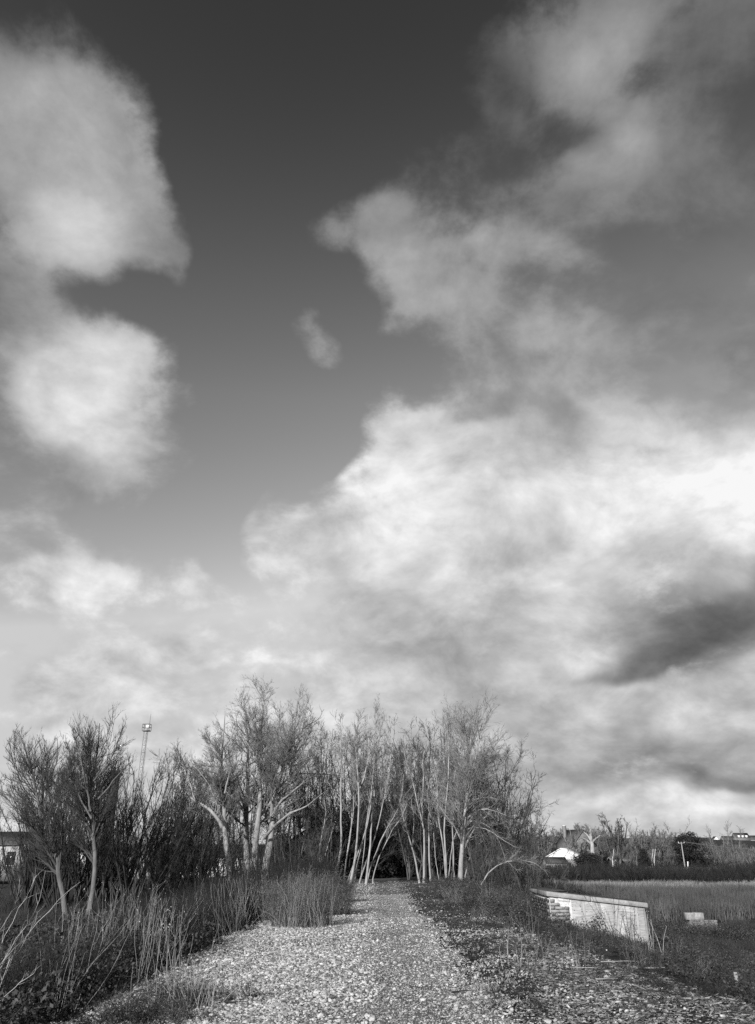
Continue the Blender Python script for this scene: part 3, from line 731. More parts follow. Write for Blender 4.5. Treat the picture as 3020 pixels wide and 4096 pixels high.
# --- pale slender stems either side of the path
crownb = [dict(count=15, t0=.42, t1=1, ang=(.25, .75), lr=.19, K=5, wander=.12, up=.12, rr=.5, rmin=.012, down=.35),
          dict(count=6, t0=.2, t1=1, ang=(.35, .85), lr=.5, K=4, wander=.18, up=.08, rr=.6, rmin=.009),
          dict(count=6, t0=.15, t1=1, ang=(.35, .9), lr=.55, K=3, wander=.16, up=.08, rr=.7, rmin=.008)]
GL = 'pale slender trees left of the path'; GR = 'pale slender trees right of the path'
left = [
    ('pale slender tree farthest left of its row, with a kinked foot', z2([(1300, 1800), (1350, 1700), (1375, 1500), (1370, 1250), (1370, 1000), (1375, 880), (1365, 650), (1380, 450)]), [z2([(1375, 880), (1400, 800), (1425, 700), (1430, 520)])], .12, 0),
    ('thin pale tree curving beside the kinked one', z2([(1390, 1790), (1420, 1600), (1450, 1400), (1480, 1200), (1470, 1000), (1480, 850), (1500, 700), (1490, 520)]), [], .08, .8),
    ('pale forked tree with straight bright trunk, third from the left of its row', z2([(1440, 1830), (1490, 1650), (1510, 1400), (1522, 1150), (1520, 1000), (1510, 890), (1500, 700), (1500, 600), (1515, 420)]), [z2([(1522, 1050), (1560, 960), (1585, 850), (1590, 700)]), z2([(1510, 890), (1480, 780), (1470, 650)])], .115, -.6),
    ('thin pale leaning tree behind the forked one', z2([(1480, 1800), (1520, 1600), (1570, 1400), (1600, 1200), (1630, 1000), (1650, 800), (1640, 600), (1660, 440)]), [], .075, .9),
    ('pale tree standing straight in the middle of the left row', z3([(20, 1620), (48, 1380), (66, 1150), (75, 850), (62, 690), (50, 560), (64, 380)]), [z3([(75, 850), (110, 740), (150, 620), (160, 450)])], .105, -.3),
    ('thin pale tree leaning right through the left row', z3([(-30, 1600), (60, 1400), (110, 1250), (160, 1050), (188, 900), (170, 650), (158, 440), (170, 330)]), [], .075, .5),
    ('pale tree with bright trunk near the right end of the left row', z3([(130, 1600), (150, 1450), (172, 1250), (183, 1030), (200, 900), (228, 700), (238, 450), (200, 240)]), [z3([(200, 900), (185, 720), (150, 560), (140, 380)])], .11, 0),
    ('thin pale tree leaning right towards the dark tunnel', z3([(70, 1600), (130, 1450), (180, 1300), (235, 1150), (270, 950), (320, 750), (340, 500), (330, 330)]), [], .075, .8),
    ('thin tree bending right over the edge of the path', z3([(140, 1580), (200, 1400), (260, 1250), (320, 1130), (390, 1030), (430, 900), (440, 720)]), [], .07, .3),
    ('lowest thin tree bowing right over the tunnel mouth', z3([(190, 1540), (250, 1370), (300, 1280), (350, 1170), (420, 1080), (460, 1010), (480, 900)]), [], .06, -.3),
    ('thin pale tree rising at the left edge of the straight middle one', z3([(-60, 1600), (-20, 1350), (10, 1200), (22, 900), (36, 650), (30, 480)]), [], .07, 1.0),
    ('very thin pale sapling between the two brightest left trunks', z3([(85, 1600), (115, 1350), (130, 1200), (160, 1000), (180, 800), (190, 620)]), [], .05, 1.5),
    ('very thin grey sapling low before the left row', z2([(1205, 1700), (1190, 1550), (1240, 1300), (1250, 1200), (1230, 1130)]), [z2([(1240, 1600), (1280, 1450), (1310, 1350)])], .05, 1.0),
]
right = [
    ('pale tree leaning left at the right side of the tunnel mouth', z3([(575, 1620), (545, 1450), (515, 1320), (480, 1230), (460, 1130), (430, 1060), (410, 920)]), [z3([(515, 1310), (520, 1180), (530, 1080), (515, 1000), (500, 850)])], .105, .3),
    ('pale tree with straight trunk dividing high, second from the tunnel', z3([(608, 1620), (615, 1450), (612, 1200), (605, 1100), (560, 980), (530, 850), (510, 700), (450, 620), (440, 500)]), [z3([(606, 1110), (590, 950), (610, 800), (600, 600), (640, 420)])], .11, 0),
    ('dark straight trunk close behind the dividing pale tree', z3([(628, 1610), (628, 1350), (630, 1100), (640, 950), (652, 800), (655, 620), (668, 450), (650, 320)]), [], .10, .8),
    ('pale tree with a swollen foot and branches forking to the right', z3([(662, 1620), (655, 1400), (648, 1150), (650, 1020), (700, 940), (750, 860), (785, 740)]), [z3([(650, 1020), (640, 850), (680, 700), (760, 560)])], .10, .2),
    ('pale tree leaning left from the clump in the middle of the right row', z3([(800, 1625), (790, 1500), (768, 1300), (742, 1150), (720, 1000), (720, 850), (700, 650)]), [], .10, .5),
    ('tallest thin pale tree in the middle of the right row', z3([(795, 1625), (796, 1450), (782, 1300), (776, 1150), (785, 1000), (792, 900), (820, 750), (815, 500), (795, 230)]), [z3([(790, 960), (850, 800), (880, 640)])], .10, 0),
    ('thin pale tree with a slim fork, beside the biggest right trunk', z3([(858, 1620), (855, 1350), (845, 1150), (830, 1000), (815, 850), (840, 700), (880, 560), (870, 350)]), [z3([(845, 1150), (870, 980), (885, 850), (900, 700)])], .09, .3),
    ('very thin grey stem leaning left in front of the right row', z3([(735, 1610), (710, 1450), (700, 1350), (690, 1200)]), [], .045, -.5),
    ('very thin pale sapling leaning right between the middle trunks', z3([(812, 1610), (830, 1400), (850, 1250), (900, 1150), (920, 1000)]), [], .05, -.2),
    ('grey sapling leaning right behind the biggest right trunk', z3([(940, 1600), (965, 1480), (1020, 1330), (1060, 1290), (1130, 1250)]), [], .07, .6),
]
def do_birch(lst, Y, grp, sd0):
    for q, (lab, mn, fk, r0, dy) in enumerate(lst):
        dark = lab.startswith('dark')
        mains = [line(mn, Y + dy, rg, .25, r=(r0 * .62, .014))]
        forks = [line(f, Y + dy, rg, .25, False, r=(r0 * .4, .012)) for f in fk]
        small = r0 < .06
        cr = [dict(crownb[0], count=6 if small else 13), crownb[1], dict(crownb[2], count=2 if small else 6)]
        tree('sapling' if small else 'birch_tree', lab, 'sapling' if small else 'tree', mains, forks, cr, M['dark'] if dark else M['birch'], M['twigd'] if dark else M['twigp'], grp, seed=sd0 + q, sides=6)
do_birch(left, 44, GL, 100)
do_birch(right, 45, GR, 140)
# the biggest right-hand tree with drooping boughs
Y8 = 44.5
m8 = [line(z3([(912, 1620), (920, 1400), (935, 1200), (960, 950), (975, 800), (990, 740), (972, 600), (998, 420), (1032, 250)]), Y8, rg, .2, r=(.14, .02)),
      line(z3([(925, 1615), (950, 1350), (965, 1150), (985, 900), (990, 740), (1030, 650), (1060, 480), (1090, 290)]), Y8 + .4, rg, .2, r=(.09, .02))]
f8 = [line(z3(l), Y8, rg, .35, False, r=(r0 * .75, .012)) for l, r0 in (
    ([(925, 1380), (980, 1240), (1060, 1120), (1150, 1040)], .08), ([(970, 1080), (1040, 1020), (1120, 1000), (1200, 1020), (1300, 1060), (1400, 1120)], .06),
    ([(965, 1170), (1050, 1150), (1150, 1180), (1250, 1250), (1370, 1320)], .06), ([(985, 970), (1060, 910), (1160, 905), (1280, 940)], .05),
    ([(985, 830), (1060, 780), (1110, 750), (1220, 700)], .05), ([(980, 1105), (1080, 1110), (1180, 1170), (1260, 1330), (1290, 1480)], .05),
    ([(1000, 700), (1080, 600), (1180, 520), (1260, 500)], .05), ([(985, 760), (940, 700), (900, 640), (880, 500)], .05),
    ([(1060, 1120), (1100, 1250), (1150, 1380), (1170, 1470)], .04))]
crown8 = [dict(count=19, t0=.22, t1=1, ang=(.35, .9), lr=.36, K=5, wander=.12, up=.02, rr=.5, rmin=.011, down=.3), dict(crownb[1], count=6.5, up=.04), dict(crownb[2], count=5.5)]
tree('spreading_tree', 'biggest pale tree right of the path, boughs arching and drooping to the right', 'tree', m8, f8, crown8, M['birch'], M['twigp'], seed=170)
ma = [line(z3([(1080, 1720), (1092, 1590), (1170, 1500), (1260, 1450), (1340, 1430), (1450, 1425), (1560, 1470)]), 38, rg, .2, r=(.04, .010))]
tree('leaning_shrub', 'pale stem arching out low to the right above the bank brambles', 'shrub', ma, [], [dict(crownb[0], count=26, t0=.3, lr=.3, up=.02), crownb[1], dict(crownb[2], count=3)], M['birch'], M['twigp'], seed=171, sides=6)

# --- willows at the left
crownw = [dict(count=4, t0=.22, t1=.9, ang=(.35, .8), lr=.42, K=14, wander=.07, up=.06, rr=.42, rmin=.012, down=.3, keep=True, sides=5),
          dict(count=9, t0=.22, t1=1, ang=(.35, .9), lr=.32, K=6, wander=.10, up=.09, rr=.5, rmin=.009, down=.25),
          dict(count=7, t0=.12, t1=1, ang=(.3, .75), lr=.55, K=5, wander=.09, up=.10, rr=.6, rmin=.0065),
          dict(count=5, t0=.1, t1=1, ang=(.25, .65), lr=.6, K=4, wander=.08, up=.08, rr=.7, rmin=.005, cap=1.3)]
m = [line([(148, 2015), (138, 1960), (128, 1905), (118, 1850), (108, 1810)] + z1([(290, 960), (250, 850), (230, 700), (190, 580), (150, 430)]), 30, rg, .15, r=(.11, .015))]
f = [line(z1(l), 30, rg, .15, False, r=(r0 * .7, .01)) for l, r0 in (
    ([(350, 1130), (365, 950), (320, 780), (310, 600), (290, 430)], .08), ([(330, 860), (400, 740), (480, 640), (450, 470)], .05),
    ([(290, 980), (160, 860), (80, 800), (0, 760)], .05), ([(240, 800), (140, 680), (80, 560), (60, 450)], .04), ([(320, 700), (380, 560), (380, 420)], .04))]
tree('willow_tree', 'bare willow farthest left with fanned fine branches and a short bent trunk', 'tree', m, f, crownw, M['willow'], M['twigd'], seed=200, env=(at(80, 1735, 30), 1.95, 2.7))
m = [line([(192, 2005), (203, 1955), (209, 1900), (207, 1840), (200, 1785)] + z1([(590, 750), (618, 600), (655, 480), (652, 380), (658, 320)]), 29, rg, .15, r=(.10, .015))]
f = [line(z1(l), 29, rg, .15, False, r=(r0 * .7, .01)) for l, r0 in (
    ([(600, 900), (565, 700), (520, 500), (490, 340)], .06), ([(620, 700), (735, 560), (780, 430), (830, 320)], .05),
    ([(650, 820), (790, 650), (880, 560)], .045), ([(605, 950), (520, 800), (470, 640), (450, 470)], .05), ([(640, 560), (700, 430), (730, 330)], .04))]
tree('willow_tree', 'bare willow with one bright bent trunk in front of the dark chimney', 'tree', m, f, crownw, M['willow'], M['twigd'], seed=201, env=(at(210, 1697, 29), 1.75, 2.65))

# --- dark multi-stemmed sallows between the willows and the grey trees
def sallow_mesh(seed, h=6.0, n=22, spread=.62, m=None, sub=9, r=.05):
    rng = np.random.default_rng(seed); a = rng.uniform(0, TAU, n)
    base = np.stack([.5 * np.cos(a) * rng.random(n), .5 * np.sin(a) * rng.random(n), np.full(n, -.3)], -1)
    d = np.stack([np.cos(a) * spread * rng.random(n), np.sin(a) * spread * rng.random(n), np.ones(n)], -1)
    P, R = grow(rng, base, d, h * rng.uniform(.7, 1.1, n), np.full(n, r), 9, .08, .03, .85)
    P2, R2 = spawn(rng, P, R, sub, .2, 1, (.2, .6), .27, 5, .1, .09, rr=.5, rmin=.012)
    P3, R3 = spawn(rng, P2, R2, 6, .15, 1, (.3, .7), .5, 4, .12, .08, rr=.6, rmin=.009, cap=1.6)
    P4, R4 = spawn(rng, P3, R3, 2.2, .15, 1, (.3, .7), .55, 3, .12, .08, rr=.6, rmin=.008, cap=1.8)
    return np_mesh('stems', *tubes(P, R, 5), m, True), np_mesh('crown', *merge([tubes(P2, R2), tubes(P3, R3), tubes(P4, R4)]), m)
def at_ground(px, Y):
    x = float(at(px, 1800, Y)[0]) * 1.0
    return (x, Y, g1(x, Y))
SM = [sallow_mesh(300 + k, m=M['dark']) for k in range(3)]
def bush(name, label, cat, mm, loc, s, rz, group=None, stem='stem', crown='crown'):
    t = thing(name, label, cat, loc, group); t.scale = (s, s, s) if not isinstance(s, tuple) else s; t.rotation_euler = (0, 0, rz)
    ob(stem, mm[0], t); ob(crown, mm[1], t, kind='stuff')
    return t
for q, (px, Y, s, lab) in enumerate([
        (225, 36, .95, 'dark bare shrub directly right of the willow with the bright trunk'),
        (270, 37, 1.05, 'dark bare shrub in front of the brick chimney foot'),
        (310, 36, 1.0, 'dark many-stemmed shrub under the radio mast'),
        (350, 47, 1.1, 'dark many-stemmed shrub between the mast and the left-leaning grey tree'),
        (385, 49, 1.1, 'dark shrub nearest to the left-leaning grey tree'),
        (170, 36, 1.0, 'dark shrub seen between the two willow trunks'),
        (100, 37, .92, 'dark shrub behind the farthest left willow'),
        (138, 39, .95, 'dark shrub between the foot of the first willow and the second'),
        (440, 50, 1.1, 'dark shrub at the foot of the long low grey limb')]):
    bush('sallow_shrub', lab, 'shrub', SM[q % 3], at_ground(px, Y), s, q * 1.3, 'dark shrubs on the left')

# --- background thicket trees
def thicket_mesh(seed, h, m, n=7, spread=.4, fat=1.0, lv=(13, 8, 5, 1.5)):
    rng = np.random.default_rng(seed); a = rng.uniform(0, TAU, n)
    base = np.stack([.4 * np.cos(a), .4 * np.sin(a), np.full(n, -.4)], -1)
    d = np.stack([np.cos(a) * spread * rng.random(n), np.sin(a) * spread * rng.random(n), np.ones(n)], -1)
    P, R = grow(rng, base, d, h * rng.uniform(.65, 1.0, n), np.full(n, .07 * fat), 9, .08, .03, .8)
    P2, R2 = spawn(rng, P, R, lv[0], .12, 1, (.35, 1.0), .28, 6, .14, .04, rr=.5, rmin=.014 * fat, cap=fat * 1.3)
    P3, R3 = spawn(rng, P2, R2, lv[1], .15, 1, (.4, 1.0), .5, 4, .18, .05, rr=.6, rmin=.010 * fat, cap=fat * 1.3)
    P4, R4 = spawn(rng, P3, R3, lv[2], .1, 1, (.4, 1.0), .55, 3, .18, .06, rr=.6, rmin=.008 * fat, cap=fat * 1.5)
    parts = [tubes(P2, R2), tubes(P3, R3), tubes(P4, R4)]
    return np_mesh('trunk', *tubes(P, R, 5), m, True), np_mesh('crown', *merge(parts), m)
TM = [thicket_mesh(400 + k, 9.3, M['thick'], spread=.3 + .08 * k) for k in range(4)]
rt = np.random.default_rng(8)
def thick(px, Y, s, grp, lab, cat='tree', nm='thicket_tree'):
    bush(nm, lab, cat, TM[rt.integers(0, 4)], at_ground(px, Y), float(s), float(rt.uniform(0, TAU)), grp, stem='trunk')
LB, RB = 'bare trees massed behind the left row', 'bare trees massed behind the right row'
for px, Y, s in ((600, 50, .85), (640, 49, .9), (680, 50, .92), (712, 52, 1.0), (735, 49, .9), (560, 52, .9), (500, 55, .85), (440, 52, .75), (390, 50, .68), (760, 51, .95), (795, 53, 1.0), (815, 58, 1.15), (770, 56, 1.15), (655, 58, 1.1), (540, 60, 1.0), (470, 60, .95)):
    thick(px, Y, s, LB, 'brown bare tree in the thicket massed behind the pale trees left of the path')
for px, Y, s in ((905, 50, .85), (940, 49, .9), (970, 51, 1.0), (1000, 50, .95), (1030, 49, .95), (1060, 50, .95), (1085, 48, .85), (1110, 47, .8), (1128, 46.5, .68), (1155, 46, .52), (1075, 52, 1.0), (885, 56, 1.05), (925, 57, 1.15), (990, 58, 1.2), (1050, 57, 1.1), (1140, 46, .6), (1100, 55, .9)):
    thick(px, Y, s, RB, 'brown bare tree in the thicket massed behind the pale trees right of the path')
for px, Y, s in ((822, 66, 1.0), (840, 70, 1.05), (858, 68, 1.0), (875, 64, 1.0), (848, 80, 1.3), (865, 90, 1.4), (835, 92, 1.4), (805, 64, 1.1), (850, 61, .75), (862, 76, 1.2)):
    thick(px, Y, s, 'bare trees closing over the path', 'bare tree in the dark tunnel of trees closing over the path')
for px, Y, s in ((1150, 44, .42), (1175, 43, .38), (1110, 41, .40), (1070, 40, .36), (1140, 39, .33), (1095, 44, .5), (1190, 46, .35), (1165, 49, .5), (1040, 42, .4), (1215, 50, .34)):
    thick(px, Y, s, 'low bare shrubs on the right bank', 'low bare shrub spilling down the right bank below the drooping boughs', 'shrub', 'bank_shrub')
for px, Y, s in ((585, 43, .35), (620, 42, .36), (650, 41, .36), (690, 42, .38), (550, 42, .34), (520, 41, .33), (720, 43, .35), (480, 40, .34), (450, 38, .35), (400, 37, .33), (360, 36, .33)):
    thick(px, Y, s, 'low bare shrubs under the big grey tree', 'low bare shrub in the dark scrub under the grey trees', 'shrub', 'bank_shrub')
for px, Y, s in ((20, 60, .6), (60, 64, .7), (-30, 58, .75), (130, 62, .62), (340, 60, .7), (420, 66, .75), (380, 72, .8), (240, 66, .62), (300, 70, .68)):
    thick(px, Y, s, 'bare trees behind the willows', 'thin bare tree standing farther off behind the willows')

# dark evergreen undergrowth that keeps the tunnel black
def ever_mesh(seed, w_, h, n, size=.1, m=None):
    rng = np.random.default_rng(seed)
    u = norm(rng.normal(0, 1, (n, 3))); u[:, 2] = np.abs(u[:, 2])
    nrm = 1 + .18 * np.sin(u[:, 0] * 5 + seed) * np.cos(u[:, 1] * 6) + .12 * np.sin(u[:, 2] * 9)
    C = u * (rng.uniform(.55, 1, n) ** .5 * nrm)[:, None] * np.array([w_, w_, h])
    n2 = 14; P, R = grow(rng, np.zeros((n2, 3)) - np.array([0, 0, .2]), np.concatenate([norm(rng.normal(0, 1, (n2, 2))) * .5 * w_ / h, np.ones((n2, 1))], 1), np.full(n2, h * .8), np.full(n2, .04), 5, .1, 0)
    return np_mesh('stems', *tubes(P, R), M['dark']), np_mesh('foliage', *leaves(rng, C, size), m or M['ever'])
EM = [ever_mesh(500 + k, 1.6, 2.4, 2600, .13) for k in range(2)]
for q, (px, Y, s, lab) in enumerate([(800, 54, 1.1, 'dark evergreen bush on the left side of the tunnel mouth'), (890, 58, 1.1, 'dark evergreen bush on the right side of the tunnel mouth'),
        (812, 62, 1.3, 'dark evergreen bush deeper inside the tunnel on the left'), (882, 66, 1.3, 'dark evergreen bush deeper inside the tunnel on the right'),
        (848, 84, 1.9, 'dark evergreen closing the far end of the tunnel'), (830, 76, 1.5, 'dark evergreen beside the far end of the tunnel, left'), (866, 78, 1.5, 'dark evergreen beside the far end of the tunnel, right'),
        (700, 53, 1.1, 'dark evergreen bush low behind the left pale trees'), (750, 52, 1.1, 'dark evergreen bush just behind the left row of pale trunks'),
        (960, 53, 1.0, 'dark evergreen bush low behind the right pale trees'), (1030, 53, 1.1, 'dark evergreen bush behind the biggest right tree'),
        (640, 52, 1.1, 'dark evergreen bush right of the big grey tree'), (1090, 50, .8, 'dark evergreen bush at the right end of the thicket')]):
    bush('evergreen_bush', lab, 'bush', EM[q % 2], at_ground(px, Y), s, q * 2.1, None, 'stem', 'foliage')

# --- rounded bush on the left edge of the path, and neighbours
def roundbush(seed, w_, h, n, m):
    rng = np.random.default_rng(seed); a = rng.uniform(0, TAU, n); q = w_ * .75 * np.sqrt(rng.random(n))
    base = np.stack([q * np.cos(a), q * np.sin(a), np.full(n, -.04)], -1)
    d = np.stack([np.cos(a) * q / w_ * .45 + rng.normal(0, .1, n), np.sin(a) * q / w_ * .45 + rng.normal(0, .1, n), np.ones(n)], -1)
    P, R = grow(rng, base, d, h * (1 - .25 * (q / w_) ** 2) * (.78 + .34 * hn(base[:, 0], base[:, 1], 4.5, seed)) * rng.uniform(.5, 1.15, n) ** 1, np.full(n, .005), 6, .12, 0, .6)
    P2, R2 = spawn(rng, P, R, 6, .15, 1, (.3, .8), .3, 3, .15, .08, rr=.7, rmin=.003)
    C = P2[:, 1:].reshape(-1, 3); C = np.repeat(C, 2, 0) + rng.normal(0, .02, (len(C) * 2, 3))
    return np_mesh('stems', *tubes(P, R), m), np_mesh('foliage', *merge([tubes(P2, R2), leaves(rng, C, .014, .2)]), m)
RBm = roundbush(600, .85, 1.1, 300, M['bush'])
for (px, Y, s, lab) in ((668, 19.6, 1.05, 'rounded dark bush jutting onto the gravel at the left edge of the path'),
                        (722, 23.0, .95, 'dark bush behind the rounded bush on the path edge'),
                        (628, 22.5, 1.15, 'dark bush joining the rounded bush to the left scrub'),
                        (735, 28.5, .8, 'smaller bush farther along the left path edge'),
                        (690, 28, 1.1, 'bushy clump left of the smaller path edge bush')):
    bush('path_edge_bush', lab, 'bush', RBm, at_ground(px, Y), s, px * .7, 'bushes on the left path edge', 'stem', 'foliage')

# --- long bare canes leaning in from the lower left
def zc(l): return [(a * .1656, 1914.8 + b * .1656) for a, b in l]
rc = np.random.default_rng(21)
canes = [([(-160, 1750), (0, 1370), (250, 930), (430, 740), (640, 490), (780, 320), (880, 190), (1060, 90)], 8.6), ([(-120, 1400), (0, 1150), (250, 850), (420, 560), (520, 330), (590, 80), (600, -60)], 8.8),
         ([(-120, 950), (0, 750), (160, 500), (230, 300), (260, 60)], 9.4), ([(-80, 1780), (30, 1620), (230, 1440), (400, 1330), (475, 1245)], 8.2), ([(-120, 1500), (0, 1240), (200, 960), (300, 760)], 9),
         ([(-100, 1600), (60, 1280), (240, 1000), (420, 720), (500, 480)], 9.2), ([(-100, 1200), (80, 800), (240, 500), (380, 200), (480, 0)], 9.6)]
tc_ = thing('cane_thicket', 'long thin pale canes arching in from the lower left corner', 'canes', (-4.6, 8.8, g1(-4.6, 8.8)))
for pts, Yc in canes:
    P, R = line(zc(pts), Yc, rc, .05, True, r=(.0055, .002))
    bb = np.array(tc_.location)
    P2, R2 = spawn(rc, P[None], R[None], 9, .35, 1, (.3, .8), .16, 4, .1, .02, rr=.6, rmin=.0022)
    ob('cane', np_mesh('cane', *merge([tubes(P[None] - bb, R[None], 4), tubes(P2 - bb, R2)]), M['straw']), tc_)

# dead-grass tuft in the lower left foreground and dry plants on the right
def dryplant(name, label, px, py, Y, n, h, m=M['straw'], lean=.25, seed=0, lv=2.0, r=.0036, rr=.15):
    rng = np.random.default_rng(seed); x = float(at(px, py, Y)[0]); loc = (x, Y, g1(x, Y))
    t = thing(name, label, 'plant', loc)
    base = np.stack([rng.normal(0, rr, n), rng.normal(0, rr, n), np.full(n, -.03)], -1)
    d = np.stack([rng.normal(0, lean, n), rng.normal(0, lean, n), np.ones(n)], -1)
    P, R = grow(rng, base, d, h * rng.uniform(.5, 1.1, n), np.full(n, r), 6, .07, 0, .6)
    ob('stem', np_mesh('stems', *tubes(P, R, 4), m), t, kind='stuff')
    P2, R2 = spawn(rng, P, R, lv, .4, 1, (.3, .8), .25, 3, .1, .05, rr=.7, rmin=.002)
    ob('twig', np_mesh('twigs', *merge([tubes(P2, R2), leaves(rng, P2[:, -1], .012)]), m), t, kind='stuff')
    return t
dryplant('dry_plant', 'clump of pale dead stalks standing in the lower left gravel', 420, 2200, 9.9, 60, .5, seed=1, rr=.28, lean=.3)
x, y = mask_pts(70, -2.9, -1.5, 8.8, 10.6, lambda x, y: .9 * np.exp(-((x + 2.3) / .45) ** 2))
put('gravel_brambles', C_leaf, x, y, .25, .5, 'dark leafy weeds with dead stalks on the lower left gravel', 'weeds', .3, seed=22)
x, y = mask_pts(45, -2.9, -1.5, 8.8, 10.8, lambda x, y: .9 * np.exp(-((x + 2.25) / .5) ** 2))
put('gravel_tufts', C_long, x, y, .25, .6, 'rough grass tufts around the dead stalks on the lower left gravel', 'grass', .35, seed=23)
dryplant('dry_plant', 'tall pale dead stalks at the inner edge of the left scrub', 345, 2150, 11.5, 26, 1.0, seed=2, rr=.3, lean=.12)
dryplant('dry_plant', 'fan of tall pale straw behind the left scrub edge', 265, 2060, 13.5, 90, 1.3, seed=3, rr=.4, lean=.14)
dryplant('dry_plant', 'dark spiky clump of stems on the gravel at lower right of the path', 1090, 2130, 11.5, 40, .42, M['scrub'], .5, 4, rr=.22)
dryplant('dry_plant', 'pale straw tuft low beside the dark spiky clump', 1070, 2160, 11.0, 50, .16, seed=5, rr=.12, lean=.5, r=.003)
dryplant('dry_plant', 'tall twiggy plant standing in front of the boarded panels', 1325, 2020, 19.6, 9, 1.15, M['scrub'], .22, 6, 5, .006)
dryplant('dry_plant', 'thin twiggy plant before the right end of the boarded wall', 1385, 2050, 18.9, 10, .9, M['scrub'], .25, 7, 5, .006)
dryplant('dry_plant', 'tall pale seed-head stems right of the boarded wall', 1455, 2070, 18, 7, 1.1, M['straw'], .14, 8, 3, .007)
dryplant('dry_plant', 'pair of thin bare stems left of the brick end of the wall', 1130, 2110, 13.2, 8, .5, M['straw'], .12, 9, 1, .005)

x, y = mask_pts(26, -2.6, -.8, 18.2, 21, lambda x, y: .2 + 0 * x)
put('bush_stems', C_straw, x, y, .7, 1.15, 'pale dead stems standing up through the rounded bush on the path edge', 'dead stems', .12, seed=27)
# lying sticks on the chips
for q, (px, py, Y, L_, rz, lab) in enumerate([(1360, 2120, 13.4, .6, -.12, 'long pale stick lying on the chips below the boarded wall'), (1275, 2138, 12.6, .45, -.3, 'thick stick lying across the soil near the path'),
        (1330, 2162, 11.6, .3, .15, 'short pale stick in the middle of the chips'), (1420, 2130, 13.0, .5, .1, 'second thin stick nearer the bank edge'), (1010, 2175, 10.7, .3, .6, 'dark stick on the path gravel at lower right'), (520, 2190, 10, .3, .2, 'dark stick on the gravel at lower left')]):
    x = float(at(px, py, Y)[0]); rs = np.random.default_rng(700 + q)
    P, R = grow(rs, np.array([[-L_ / 2, 0, 0.]]), np.array([[1., 0, 0]]), np.array([L_]), np.array([.011]), 9, .16, 0, .6)
    P[..., 2] *= .1
    o = ob('stick', np_mesh('stick', *tubes(P, R, 5), M['dark'] if 'dark' in lab else M['timber'], True), label=lab, category='stick')
    o.location = (x, Y, g1(x, Y) + .05); o.rotation_euler = (0, 0, rz)

